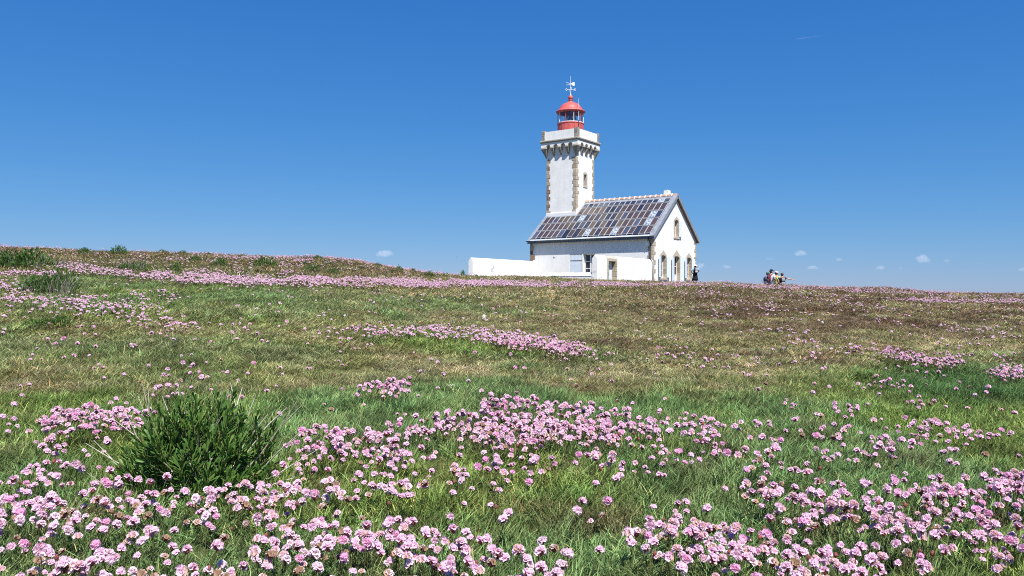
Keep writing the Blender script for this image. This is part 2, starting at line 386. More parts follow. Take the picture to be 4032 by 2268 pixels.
tc = n.new('ShaderNodeTexCoord'); n1 = n.new('ShaderNodeTexNoise'); n1.inputs['Scale'].default_value = 26; n1.inputs['Detail'].default_value = 8; n1.inputs['Roughness'].default_value = 0.7
l.new(tc.outputs['Object'], n1.inputs['Vector'])
rp = n.new('ShaderNodeValToRGB'); rp.color_ramp.elements[0].position = 0.34; rp.color_ramp.elements[0].color = (0.35, 0.30, 0.27, 1)
rp.color_ramp.elements[1].position = 0.66; rp.color_ramp.elements[1].color = (1.25, 1.22, 1.1, 1); l.new(n1.outputs['Fac'], rp.inputs[0])
mx = n.new('ShaderNodeMix'); mx.data_type = 'RGBA'; mx.blend_type = 'MULTIPLY'; mx.inputs['Factor'].default_value = 1
l.new(at.outputs['Color'], mx.inputs['A']); l.new(rp.outputs[0], mx.inputs['B']); l.new(mx.outputs['Result'], b.inputs['Base Color'])
n2 = n.new('ShaderNodeTexNoise'); n2.inputs['Scale'].default_value = 60; n2.inputs['Detail'].default_value = 6; l.new(tc.outputs['Object'], n2.inputs['Vector'])
bp = n.new('ShaderNodeBump'); bp.inputs['Strength'].default_value = 0.9; bp.inputs['Distance'].default_value = 0.02
l.new(n2.outputs['Fac'], bp.inputs['Height']); l.new(bp.outputs[0], b.inputs['Normal'])
me.materials.append(gm); ground = link(bpy.data.objects.new('ground', me)); tag(ground, kind='structure')
# sea
sm = mat('sea_water', (0.012, 0.045, 0.085), 0.25, 0.5); n, l, b = nodes(sm)
tc = n.new('ShaderNodeTexCoord'); nw = n.new('ShaderNodeTexNoise'); nw.inputs['Scale'].default_value = 0.15; nw.inputs['Detail'].default_value = 6; l.new(tc.outputs['Object'], nw.inputs['Vector'])
bp = n.new('ShaderNodeBump'); bp.inputs['Strength'].default_value = 0.5; bp.inputs['Distance'].default_value = 1.0; l.new(nw.outputs['Fac'], bp.inputs['Height']); l.new(bp.outputs[0], b.inputs['Normal'])
mb = MB(); R_ = 60000; rings = [0, 300, 2000, 12000, R_]; v = [(0, 0, -24.0)]; f = []
for r in rings[1:]:
    for i in range(48): a = 2 * math.pi * i / 48; v.append((r * math.cos(a), r * math.sin(a), -24.0))
for i in range(48): f.append((0, 1 + i, 1 + (i + 1) % 48))
for k in range(3):
    for i in range(48): a = 1 + k * 48; f.append((a + i, a + 48 + i, a + 48 + (i + 1) % 48, a + (i + 1) % 48))
mb.add(v, f); tag(mb.build('sea', sm), kind='structure')

# ------------------------------------------------------------------ keeper's house
HE, HR = 3.735, 7.466                     # eave and ridge over the pad
SL = math.hypot(HW / 2, HR - HE); CP, SP = (HW / 2) / SL, (HR - HE) / SL
FY, GXP, RY, LX = 0.28, -0.22, 8.93, -12.10   # front wall, gable wall, rear wall, left wall
def L2W(lx, ly, z=0.0): return (HX + lx * E1[0] + ly * E2[0], HY + lx * E1[1] + ly * E2[1], PAD + z)
def roof_z(y): y = min(y, HW - y); return HE + y * SP / CP
house = empty('keeper_house', (HX, HY, PAD), -PHI)
tag(house, "white keeper's house with a roof of solar panels beside the lighthouse tower", 'house')
fnF = lambda a, b, t: (a, FY + t, b)
fnG = lambda a, b, t: (GXP - t, a, b)
def rect(a0, a1, b0, b1): return [(a0, b0), (a1, b0), (a1, b1), (a0, b1)]
WIN = (-8.00, -6.78, 0.80, 2.46); DOR = (-6.66, -5.50, 0.02, 2.46)
mb = MB(); mb.prism(rect(LX + 0.4, GXP - 0.4, -0.4, roof_z(FY) - 0.14), fnF, 0, 0.4, [rect(*WIN), rect(*DOR)]); mb.build('wall', M['plaster'], house)
OPEN = [  # centre, half opening, half surround, sill, spring, peak
    ('window', 2.20, 0.47, 0.72, 0.46, 2.12, 2.70, 2), ('door', 4.80, 0.56, 0.84, 0.04, 2.14, 2.84, 2),
    ('window', 7.32, 0.47, 0.72, 0.46, 2.12, 2.70, 2), ('window', 4.78, 0.34, 0.56, 3.95, 5.20, 5.68, 1)]
def penta(c, w, z0, zs, zp, e=0.0): return [(c - w + e, z0 + (e if z0 > 0.2 else 0)), (c + w - e, z0 + (e if z0 > 0.2 else 0)), (c + w - e, zs + 0.12), (c, zp - e * 1.4), (c - w + e, zs + 0.12)]
gpoly = [(FY, -0.4), (RY, -0.4), (RY, roof_z(RY) - 0.14), (HW / 2, HR - 0.14), (FY, roof_z(FY) - 0.14)]
mb = MB(); mb.prism(gpoly, fnG, 0, 0.4, [penta(o[1], o[3] - 0.06, o[4] - (0.12 if o[0] == 'window' else 0.0), o[5], o[6], 0.06) for o in OPEN]); mb.build('wall', M['plaster'], house)
mb = MB(); mb.prism(gpoly, lambda a, b, t: (LX + t, a, b), 0, 0.4); mb.build('wall', M['plaster'], house)
mb = MB(); mb.box(LX + 0.4, GXP - 0.4, RY - 0.4, RY, -0.4, roof_z(RY) - 0.14); mb.build('wall', M['plaster'], house)

def arch_pts(c, o, zs, rise=0.16, n=8):
    return [(c + o * math.cos(math.pi * k / n), zs + rise * math.sin(math.pi * k / n)) for k in range(n + 1)]
def gable_opening(kind, c, o, w, z0, zs, zp, nsh):
    fr = MB()                                              # painted frame set back in the reveal
    t0, t1 = 0.24, 0.30; fw = 0.07
    inner = [(c - o + fw, z0 + fw), (c + o - fw, z0 + fw)] + arch_pts(c, o - fw, zs - 0.02)
    outer = [(c - o - 0.02, z0 - 0.02), (c + o + 0.02, z0 - 0.02)] + arch_pts(c, o + 0.02, zs + 0.02)
    fr.prism(outer, fnG, t0, t1, [inner])
    fr.box(GXP - t1 + 0.005, GXP - t0 - 0.005, c - 0.035, c + 0.035, z0 + fw - 0.01, zs + 0.1)
    nb = 2 if zs - z0 < 1.5 else 3
    for k in range(1, nb):
        z = z0 + (zs - z0) * k / nb; fr.box(GXP - t1 + 0.01, GXP - t0 - 0.01, c - o + fw - 0.01, c + o - fw + 0.01, z - 0.02, z + 0.02)
    root = fr.build(kind, M['white_paint'], house)
    for s in (-1, 1):
        for k in range(nb):
            za = z0 + (zs - z0) * k / nb + 0.015; zb = z0 + (zs - z0) * (k + 1) / nb - 0.015 + (0.10 if k == nb - 1 else 0)
            p = MB(); a, b_ = (c + 0.03, c + o - fw + 0.01) if s > 0 else (c - o + fw - 0.01, c - 0.03)
            low = kind == 'door' and k == 0
            p.box(GXP - t1 + 0.015, GXP - t0 - 0.03, a, b_, za, zb); p.build('door_panel' if low else 'pane', M['blue_paint'] if low else M['window_glass'], root)
    q = MB(); q.prism([(c - w, zs), (c - w, zs + 0.12), (c, zp), (c + w, zs + 0.12), (c + w, zs)] + arch_pts(c, o, zs), fnG, -0.025, 0.30); q.build('lintel', M['stone_light'], root)
    hts = 2 if zs - z0 < 1.5 else 5
    for s in (-1, 1):
        for k in range(hts):
            za = z0 + (zs - z0) * k / hts + 0.006; zb = z0 + (zs - z0) * (k + 1) / hts - 0.006
            ww = w - (0.0 if k % 2 else 0.05)
            a, b_ = (c + o, c + ww) if s > 0 else (c - ww, c - o)
            j = MB(); j.box(GXP - 0.30, GXP + 0.022, a, b_, za, zb, bev=0.012); j.build('jamb_stone', M['stone'], root)
    q = MB()
    if kind == 'window': q.box(GXP - 0.30, GXP + 0.07, c - w - 0.02, c + w + 0.02, z0 - 0.20, z0 - 0.004, bev=0.02)
    else: q.box(GXP - 0.30, GXP + 0.10, c - w, c + w, -0.2, z0 - 0.004, bev=0.02)
    q.build('sill' if kind == 'window' else 'threshold', M['stone_light'], root)
    for s in ((-1, 1) if nsh == 2 else (1,)):              # board shutters folded open against the wall
        sw_ = 0.52 if kind == 'window' and nsh == 2 else (0.46 if nsh == 1 else 0.58)
        sm_ = MB(); nbd = 4; za, zb = z0 - (0.0 if kind == 'window' else -0.02), zs + 0.06
        for k in range(nbd):
            y0 = 0.02 + sw_ * k / nbd; y1 = 0.02 + sw_ * (k + 1) / nbd - 0.006
            sm_.box(0.0, 0.03, y0, y1, za, zb)
        for z in (za + 0.25, zb - 0.30): sm_.box(-0.022, 0.004, 0.03, sw_, z, z + 0.09)
        sh = sm_.build('shutter', M['blue_paint'], root)
        ang = math.radians(10 if s > 0 else 7)
        sh.location = (GXP + 0.055, c + s * (o + 0.02), 0); sh.rotation_euler = (0, 0, -ang if s > 0 else ang)
        if s < 0: sh.scale = (1, -1, 1)
for o_ in OPEN: gable_opening(*o_)

# front wall: shuttered window, glazed door, vent
fr = MB(); x0, x1, z0, z1 = WIN
fr.prism(rect(x0 - 0.01, x1 + 0.01, z0 - 0.01, z1 + 0.01), fnF, 0.06, 0.12, [rect(x0 + 0.05, x1 - 0.05, z0 + 0.05, z1 - 0.05)])
wr = fr.build('window', M['white_paint'], house)
for (za, zb) in ((z0 + 0.03, z0 + 1.06), (z0 + 1.15, z1 - 0.02)):
    for k in range(8):
        xa = x0 + 0.03 + (x1 - x0 - 0.06) * k / 8; xb = x0 + 0.03 + (x1 - x0 - 0.06) * (k + 1) / 8 - 0.012
        p = MB(); p.box(xa, xb, FY + 0.015 + 0.006 * random.random(), FY + 0.055, za, zb - 0.01 * random.random()); p.build('shutter_board', M['blue_paint'], wr)
p = MB(); p.box(x0 + 0.03, x1 - 0.03, FY + 0.056, FY + 0.062, z0 + 1.0, z0 + 1.2); p.build('shadow_gap_strip', M['zinc'], wr)  # grey strip whose colour stands in for shade between upper and lower shutters
x0, x1, z0, z1 = DOR; fr = MB(); t0, t1 = 0.26, 0.32
xs = [x0, (x0 + x1) / 2, x1]; zz_ = [z0 + 0.05 + (z1 - z0 - 0.10) * k / 4 for k in range(5)]
holes = []
for i in range(2):
    for k in range(4): holes.append(rect(xs[i] + 0.07, xs[i + 1] - 0.07, zz_[k] + 0.03, zz_[k + 1] - 0.03))
fr.prism(rect(x0 - 0.01, x1 + 0.01, z0 - 0.01, z1 + 0.01), fnF, t0, t1, holes)
dr = fr.build('door', M['white_paint'], house)
for h in holes:
    p = MB(); p.box(h[0][0] - 0.01, h[1][0] + 0.01, FY + t0 + 0.025, FY + t0 + 0.035, h[0][1] - 0.01, h[2][1] + 0.01); p.build('pane', M['window_glass'], dr)
p = MB(); p.box(-9.65, -9.50, FY - 0.02, FY + 0.02, 2.20, 2.34, bev=0.01); vt = p.build('vent', M['zinc_light'], house)
for k in range(3):
    q = MB(); q.box(-9.635, -9.515, FY - 0.028, FY - 0.018, 2.225 + 0.035 * k, 2.245 + 0.035 * k); q.build('vent_slat', M['zinc'], vt)

# corner stones
def quoins(parent, cx, cy, sx, sy, z0, z1, h, a, b, rust=None, jit=0.0):
    """stones wrapped round a vertical edge at (cx, cy); sx, sy point into the wall"""
    z = z0; k = 0
    while z < z1 - 0.08:
        hh = min(h * random.uniform(0.8, 1.2), z1 - z); la, lb = (a, b) if k % 2 else (b, a)
        la *= random.uniform(0.85, 1.15); lb *= random.uniform(0.85, 1.15)
        pr = 0.024 + random.uniform(-0.006, 0.008)
        xs_ = sorted((cx - sx * pr, cx + sx * la)); ys_ = sorted((cy - sy * pr, cy + sy * lb))
        m_ = MB(); m_.box(xs_[0], xs_[1], ys_[0], ys_[1], z + 0.008, z + hh - 0.008, bev=0.018)
        ru = rust and random.random() < rust(z)
        m_.build('quoin_stone', M['stone_rust'] if ru else M['stone'], parent); z += hh; k += 1
quoins(house, GXP, FY, -1, 1, 0.0, HE - 0.05, 0.37, 0.46, 0.27)
quoins(house, LX, FY, 1, 1, 0.0, HE - 0.05, 0.40, 0.46, 0.30, rust=lambda z: 0.4)
quoins(house, GXP, RY, -1, -1, 0.0, HE - 0.05, 0.37, 0.46, 0.27)

# roof: two zinc-edged slopes, cut out round the tower
TX0, TX1 = -12.19, -9.05; TYF, TYB = HW / 2 - 1.57, HW / 2 + 1.57
def fR(x, a, t): return (x, a * CP - t * SP, HE + a * SP + t * CP)
def fRb(x, a, t): return (x, HW - (a * CP - t * SP), HE + a * SP + t * CP)
ac = TYF / CP
rp_ = [(-HL, 0), (0, 0), (0, SL), (TX1 + 0.02, SL), (TX1 + 0.02, ac), (-HL, ac)]
mb = MB(); mb.prism(rp_, fR, -0.11, 0.0); roof = mb.build('roof', M['zinc'], house)
mb = MB(); mb.prism(rp_, fRb, -0.11, 0.0); mb.build('roof_slope', M['zinc'], roof)
for fn in (fR, fRb):
    for (xa, xb, full) in ((-0.36, 0.02, True), (-HL - 0.02, -HL + 0.30, False)):
        mb = MB(); mb.prism(rect(xa, xb, -0.03, SL - 0.01 if full else ac - 0.02), fn, 0.003, 0.045); mb.build('verge_strip', M['zinc'], roof)
    mb = MB(); mb.prism(rect(-0.205, 0.0, 0.02, SL - 0.16), fn, -0.19, -0.113); mb.build('soffit', M['timber'], roof)
    mb = MB(); mb.prism(rect(0.003, 0.030, -0.03, SL - 0.004), fn, -0.20, 0.055); mb.build('barge_strip', M['zinc'], roof)
    mb = MB(); mb.prism(rect(-HL + 0.31, -0.37, -0.04, 0.17), fn, 0.004, 0.02); mb.build('eave_strip', M['zinc_light'], roof)
    for k in range(26):                              # standing seams between the panels and the roof
        x = -HL + 0.45 + k * 0.45
        if x > -0.45: break
for yg in (-0.085,):
    prof = [(-0.08 * math.cos(math.pi * k / 8), -0.08 * math.sin(math.pi * k / 8)) for k in range(9)] + [(0.072 * math.cos(math.pi * k / 8), -0.072 * math.sin(math.pi * k / 8)) for k in range(9)]
    mb = MB(); mb.prism(prof, lambda a, b, t: (t, yg + a, HE - 0.0 + b), -HL - 0.02, 0.03); gut = mb.build('gutter', M['gutter'], house)
    mb = MB(); mb.box(-HL + 0.05, -0.02, -0.02, 0.02, HE - 0.24, HE - 0.10); mb.build('fascia', M['gutter'], house)
pipe = MB(); pipe.tube([(-0.42, -0.085, HE - 0.07), (-0.42, -0.06, HE - 0.25), (-0.40, 0.19, HE - 0.62), (-0.40, 0.20, 2.0), (-0.34, 0.19, 1.88)], 0.05, 8)
pipe.build('downpipe', M['dark_metal'], house, True)
pipe = MB(); pipe.tube([(-0.34, 0.19, 1.90), (-0.16, 0.19, 1.72), (-0.155, 0.19, 0.0)], 0.042, 8); pipe.build('downpipe', M['zinc_light'], house, True)

# ridge tiles and mortar joints
nT = 18; xs = np.linspace(TX1 + 0.05, -0.02, nT + 1)
for k in range(nT):
    a, b_ = xs[k], xs[k + 1]; pr0 = [(-0.145, -0.10), (-0.10, 0.02), (0.0, 0.075), (0.10, 0.02), (0.145, -0.10), (0.10, -0.10), (0, 0.03), (-0.10, -0.10)]
    mb = MB(); mb.prism(pr0, lambda p, q, t: (t, HW / 2 + p, HR + 0.03 + q), a + 0.03, b_ - 0.03); t_ = mb.build('ridge_tile', M['terracotta'], roof)
    if k:
        mb = MB(); mb.prism([(-0.17, -0.12), (-0.115, 0.035), (0.0, 0.11), (0.115, 0.035), (0.17, -0.12)], lambda p, q, t: (t, HW / 2 + p, HR + 0.03 + q), a - 0.055, a + 0.055); mb.build('mortar_joint', M['mortar'], roof)
# chimney stub behind the ridge
mb = MB(); mb.prism([(-0.26, 0), (0.26, 0), (0.20, 0.80), (-0.20, 0.80)], lambda p, q, t: (-1.12 + p, t, HR - 0.35 + q), HW / 2 + 0.05, HW / 2 + 0.50); ch = mb.build('chimney', M['plaster'], house)
mb = MB(); mb.lathe([(0.10, HR + 0.40), (0.10, HR + 0.52), (0.07, HR + 0.52), (0.07, HR + 0.40)], 12, -1.12, HW / 2 + 0.27); mb.build('chimney_pot', M['stone_light'], ch)

# solar panels, each one a part
ROWS = [(0.26, 1.30), (1.37, 2.42), (2.50, 3.51), (3.60, 4.63), (4.72, 5.30)]
def panel_mesh(h, cell, frame, key):
    w = 0.506; fw = 0.032; b_ = MB()
    b_.prism(rect(-w / 2, w / 2, -h / 2, h / 2), lambda a, c, t: (a, c, t), -0.018, 0.018, [rect(-w / 2 + fw, w / 2 - fw, -h / 2 + fw, h / 2 - fw)])
    b_.box(-w / 2 + fw - 0.004, w / 2 - fw + 0.004, -h / 2 + fw - 0.004, h / 2 - fw + 0.004, -0.012, 0.010, m=1)
    me_ = b_.mesh('solar_panel_' + key, [M[frame], M[cell]]); bm = bmesh.new(); bm.from_mesh(me_); bmesh.ops.recalc_face_normals(bm, faces=bm.faces); bm.to_mesh(me_); bm.free()
    return me_
PM = {}
for rh, hh in (('tall', 1.025), ('short', 0.58)):
    for c_ in ('cell_brown', 'cell_grey', 'cell_blue', 'cell_lilac', 'cell_pale'): PM[rh, c_] = panel_mesh(hh, c_, 'panel_frame', rh + c_)
    PM[rh, 'cell_bare'] = panel_mesh(hh, 'cell_blue', 'panel_frame_dark', rh + 'bare')
SPEC = {4: 'lbllllbbbblbbbp l'.replace(' ', ''), 3: 'gggggbubrrrurrrr', 2: 'rrlrggupugugubglrrrrpbr', 1: 'lrrrrggblugugubgrglrprrr', 0: 'lrrrrlugugpgbrrprlrurr'}
CODE = {'r': 'cell_brown', 'b': 'cell_blue', 'g': 'cell_grey', 'l': 'cell_lilac', 'p': 'cell_pale', 'u': 'cell_blue'}
pitch_ang = math.atan2(SP, CP); px0, pw = -11.93, 0.5255
prng = random.Random(5)
for r, (a0, a1) in enumerate(ROWS):
    c0 = 0 if r < 3 else 6
    for c_ in range(c0, 22):
        s_ = SPEC[r]; code = s_[(c_ - c0) % len(s_)]; key = CODE[code]
        if r == 0 and code == 'u': key = 'cell_bare'
        h = a1 - a0; x = px0 + (c_ + 0.5) * pw; a = (a0 + a1) / 2 - (0.05 if key == 'cell_bare' else 0)
        me_ = PM['tall' if h > 0.8 else 'short', key]
        o = inst('solar_panel', me_, house, fR(x, a, 0.095), (pitch_ang + prng.uniform(-0.006, 0.006), prng.uniform(-0.006, 0.006), 0), (1, h / (1.025 if h > 0.8 else 0.58) , 1))
for r, (a0, a1) in enumerate(ROWS):                     # rails the panels are bolted to
    mb = MB(); xa = -11.95 if r < 3 else px0 + 6 * pw
    mb.prism(rect(xa, -0.40, a0 + 0.12, a0 + 0.16), fR, 0.021, 0.074); mb.build('panel_rail', M['zinc_light'], house)
for k in range(23):                                     # brackets under the lowest row
    mb = MB(); x = px0 + k * pw; mb.prism(rect(x - 0.015, x + 0.015, 0.19, 0.27), fR, 0.021, 0.10); mb.build('panel_bracket', M['zinc_light'], house)

# ------------------------------------------------------------------ lighthouse tower
TH = 1.57
tx_, ty_, _ = L2W((TX0 + TX1) / 2, HW / 2)
tower = empty('lighthouse_tower', (tx_, ty_, PAD), -PHI)
tag(tower, 'square white lighthouse tower with stone corners and a red lantern room', 'lighthouse')
mb = MB(); mb.box(-TH, TH - 0.35, -TH, TH, -0.4, 12.9)
mb.prism(rect(-TH, TH, -0.4, 12.9), lambda a, b, t: (TH - t, a, b), 0, 0.35, [penta(0.0, 0.33, 8.75, 9.95, 10.22, 0.03)]); mb.build('shaft', M['plaster'], tower)
for sx, sy, ru in ((1, -1, None), (-1, -1, lambda z: 0.75 if z < 8.9 else 0.15), (1, 1, None)):
    quoins(tower, sx * TH, sy * TH, -sx, -sy, 6.0, 11.42, 0.33, 0.40, 0.27, ru)
# slit window
fr = MB(); c, o_, w, z0, zs, zp = 0.0, 0.21, 0.37, 8.86, 9.88, 10.18
fT = lambda a, b, t: (TH - t, a, b)
fr.prism(rect(c - o_ - 0.02, c + o_ + 0.02, z0 - 0.02, zs + 0.10), fT, 0.24, 0.28, [rect(c - o_ + 0.05, c - 0.02, z0 + 0.05, zs + 0.05), rect(c + 0.02, c + o_ - 0.05, z0 + 0.05, zs + 0.05)])
tw_ = fr.build('window', M['timber'], tower)
for s in (-1, 1):
    p = MB(); a, b_ = (0.015, o_ - 0.045) if s > 0 else (-o_ + 0.045, -0.015); p.box(TH - 0.27, TH - 0.255, a, b_, z0 + 0.045, zs + 0.055); p.build('pane', M['window_glass'], tw_)
q = MB(); q.prism([(c - w, zs), (c - w, zs + 0.10), (c, zp), (c + w, zs + 0.10), (c + w, zs), (c + o_, zs), (c + o_, zs + 0.03), (c - o_, zs + 0.03), (c - o_, zs)], fT, -0.03, 0.3); q.build('lintel', M['stone_light'], tw_)
for s in (-1, 1):
    for k in range(2):
        za = z0 + (zs - z0) * k / 2 + 0.005; zb = z0 + (zs - z0) * (k + 1) / 2 - 0.005; a, b_ = (o_, w) if s > 0 else (-w, -o_)
        j = MB(); j.box(TH - 0.3, TH + 0.028, a, b_, za, zb, bev=0.01); j.build('jamb_stone', M['stone_light'], tw_)
q = MB(); q.box(TH - 0.3, TH + 0.05, -w - 0.01, w + 0.01, z0 - 0.14, z0 - 0.003, bev=0.015); q.build('sill', M['stone_light'], tw_)
# white skirting where the roof meets the tower
mb = MB(); zt = roof_z(TYF - (HW / 2 - HW / 2)) ; zf = HE + TYF * SP / CP
mb.box(-TH - 0.05, TH + 0.05, -TH - 0.07, -TH + 0.02, zf - 0.25, zf + 0.22, bev=0.015); mb.build('flashing', M['white_paint'], tower)
mb = MB(); mb.prism([(-TH - 0.06, zf - 0.1), (0, HR - 0.05), (0, HR + 0.42), (-TH - 0.06, zf + 0.36)], lambda a, b, t: (TH + t, a, b), -0.02, 0.055); mb.build('flashing', M['white_paint'], tower)
mb = MB(); mb.prism([(TH + 0.06, zf - 0.1), (0, HR - 0.05), (0, HR + 0.42), (TH + 0.06, zf + 0.36)], lambda a, b, t: (TH + t, a, b), -0.02, 0.053); mb.build('flashing', M['white_paint'], tower)

# corbelled gallery: arched frieze, corbels, cornice, parapet
RO = TH + 0.38; aw, cw = 0.49, 0.29; zs = 12.38; ztop = 12.84
half_span = (4 * aw + 3 * cw) / 2
def frieze_poly(hw):
    p = [(-hw, ztop), (-hw, zs)]
    for k in range(4):
        xa = -half_span + k * (aw + cw); cx = xa + aw / 2
        p += [(cx - aw / 2 * math.cos(math.pi * i / 10), zs + 0.235 * math.sin(math.pi * i / 10)) for i in range(11)]
    return p + [(hw, zs), (hw, ztop)]
faces_ = [(lambda a, b, t: (a, -RO + t, b), RO), (lambda a, b, t: (RO - t, a, b), RO - 0.18), (lambda a, b, t: (-a, RO - t, b), RO), (lambda a, b, t: (-RO + t, -a, b), RO - 0.18)]
for fn, hw in faces_:
    mb = MB(); mb.prism(frieze_poly(hw), fn, 0, 0.18); mb.build('frieze', M['plaster'], tower)
for fi, (fn, hw) in enumerate(faces_[:2]):
    for k in range(3):
        cx = -half_span + (k + 1) * aw + k * cw + cw / 2
        prof = [(0.36, 11.62), (0.05, 12.14), (-0.01, 12.24), (-0.01, 12.35), (0.42, 12.35), (0.42, 11.62)]    # (depth, z)
        mb = MB(); v = []; 
        for s in (-1, 1):
            for dpt, z in prof:
                hwid = 0.075 + 0.06 * (z - 11.62) / 0.73; v.append(fn(cx + s * hwid, z, dpt))
        nP = len(prof); f = [tuple(range(nP)), tuple(reversed(range(nP, 2 * nP)))] + [(i, (i + 1) % nP, nP + (i + 1) % nP, nP + i) for i in range(nP)]
        mb.add(v, f); cb = mb.build('corbel', M['stone_grey'], tower)
        mb = MB(); mb.prism(rect(cx - cw / 2, cx + cw / 2, 12.26, 12.40), fn, -0.018, 0.3); mb.build('corbel_cap', M['stone_light'], cb)
for sx, sy in ((1, -1), (-1, -1), (1, 1)):
    i0, b1, t1 = TH - 0.22, TH + 0.03, RO + 0.012; v = []
    for z, oo, ii_ in ((11.40, b1, TH - 0.05), (12.24, t1, RO - 0.54), (12.36, t1, RO - 0.56)):
        v += [(sx * ii_, sy * ii_, z), (sx * oo, sy * ii_, z), (sx * oo, sy * oo, z), (sx * ii_, sy * oo, z)]
    f = [(0, 1, 2, 3), (8, 9, 10, 11)] + [(r * 4 + i, r * 4 + (i + 1) % 4, r * 4 + 4 + (i + 1) % 4, r * 4 + 4 + i) for r in (0, 1) for i in range(4)]
    mb = MB(); mb.add(v, f); cb = mb.build('corner_corbel', M['stone_grey'], tower)
    xs_ = sorted((sx * (RO - 0.58), sx * (RO + 0.022))); ys_ = sorted((sy * (RO - 0.58), sy * (RO + 0.022)))
    mb = MB(); mb.box(xs_[0], xs_[1], ys_[0], ys_[1], 12.25, 12.42, bev=0.012); mb.build('corbel_cap', M['stone_light'], cb)
mb = MB(); v = []
for z, h_ in ((12.78, RO + 0.02), (12.88, RO + 0.10), (12.95, RO + 0.10), (13.02, RO + 0.04)): v += [(-h_, -h_, z), (h_, -h_, z), (h_, h_, z), (-h_, h_, z)]
f = [(3, 2, 1, 0), (12, 13, 14, 15)] + [(r * 4 + i, r * 4 + (i + 1) % 4, r * 4 + 4 + (i + 1) % 4, r * 4 + 4 + i) for r in range(3) for i in range(4)]
mb.add(v, f); mb.build('cornice', M['stone_grey'], tower)
PO = RO - 0.04
for fn, hw in ((lambda a, b, t: (a, -PO + t, b), PO - 0.3), (lambda a, b, t: (PO - t, a, b), PO - 0.3), (lambda a, b, t: (a, PO - t, b), PO - 0.3), (lambda a, b, t: (-PO + t, a, b), PO - 0.3)):
    mb = MB(); mb.prism(rect(-hw, hw, 13.0, 13.80), fn, 0.02, 0.24); mb.build('parapet', M['plaster'], tower)
for sx in (-1, 1):
    for sy in (-1, 1):
        xs_ = sorted((sx * (PO - 0.34), sx * (PO + 0.015))); ys_ = sorted((sy * (PO - 0.34), sy * (PO + 0.015)))
        mb = MB(); mb.box(xs_[0], xs_[1], ys_[0], ys_[1], 13.0, 13.90, bev=0.02); po = mb.build('corner_post', M['stone_grey'], tower)
        for ax in (0, 1):                               # carved roundel on the outer faces
            mb = MB(); r0, r1 = 0.07, 0.115
            prof = [(r1 * math.cos(2 * math.pi * k / 16), r1 * math.sin(2 * math.pi * k / 16)) for k in range(16)]; hol = [(r0 * math.cos(2 * math.pi * k / 16), r0 * math.sin(2 * math.pi * k / 16)) for k in range(16)]
            cc = PO - 0.165
            fn = (lambda a, b, t: (sx * (PO + 0.012 + t), sy * cc + a, 13.55 + b)) if ax == 0 else (lambda a, b, t: (sx * cc + a, sy * (PO + 0.012 + t), 13.55 + b))
            mb.prism(prof, fn, 0, 0.016, [hol]); mb.build('roundel', M['stone_grey'], po)

# lantern room
lan = MB(); lan.lathe([(1.24, 13.0), (1.24, 13.12), (1.20, 13.14), (1.20, 14.60), (1.235, 14.62), (1.235, 14.70), (1.10, 14.70), (1.10, 13.0)], 40)
lant = lan.build('lantern_drum', M['red_paint'], tower, True); lant.data.shade_flat()
mb = MB(); mb.lathe([(1.0, 15.68), (1.22, 15.62), (1.22, 15.72), (1.345, 15.74), (1.36, 15.78), (1.30, 15.86), (1.10, 15.98), (1.06, 16.04), (0.99, 16.20), (0.86, 16.36), (0.66, 16.52), (0.42, 16.62), (0.24, 16.66),
                               (0.24, 16.72), (0.20, 16.74), (0.18, 16.82), (0.22, 16.85), (0.22, 16.88), (0.13, 16.92), (0.0, 16.93)], 40)
dome = mb.build('dome', M['red_paint'], tower, True)
mb = MB(); mb.ball((0, 0, 17.10), 0.235, 20, 12); mb.build('dome_ball', M['red_paint'], dome, True)
cam_dir = math.atan2(-(E2[1]), -(E1[1]))            # direction of the viewer in the tower's own frame
for k in range(10):
    a0, a1 = cam_dir + 2 * math.pi * (k + 0.28) / 10, cam_dir + 2 * math.pi * (k + 1.28) / 10
    mb = MB(); mb.lathe([(1.165, 14.70), (1.165, 15.64)], 4, a0=a0, a1=a1); mb.build('lantern_pane', M['lantern_glass'], tower, True, False)
    mb = MB(); mb.tube([(1.175 * math.cos(a0), 1.175 * math.sin(a0), 14.69), (1.175 * math.cos(a0), 1.175 * math.sin(a0), 15.66)], 0.028, 6)
    mb.build('mullion', M['red_paint'] if k % 2 else M['white_paint'], tower)
mb = MB(); mb.lathe([(1.20, 14.70), (1.20, 14.76), (1.13, 14.76), (1.13, 14.70)], 40); mb.build('glazing_sill', M['white_paint'], tower)
for s in (-1, 1):                                    # vertical rails on the drum
    for da in (0.25, 0.75):
        a = cam_dir + s * da; mb = MB(); mb.tube([(1.225 * math.cos(a), 1.225 * math.sin(a), 13.1), (1.225 * math.cos(a), 1.225 * math.sin(a), 14.62)], 0.016, 5); mb.build('drum_rail', M['red_paint'], lant)
mb = MB(); mb.lathe([(0.0, 14.2), (0.16, 14.2), (0.12, 14.85), (0.16, 14.88), (0.16, 15.30), (0.05, 15.42), (0.0, 15.42)], 16); lamp = mb.build('lamp_stand', M['lamp_rim'], tower, True)
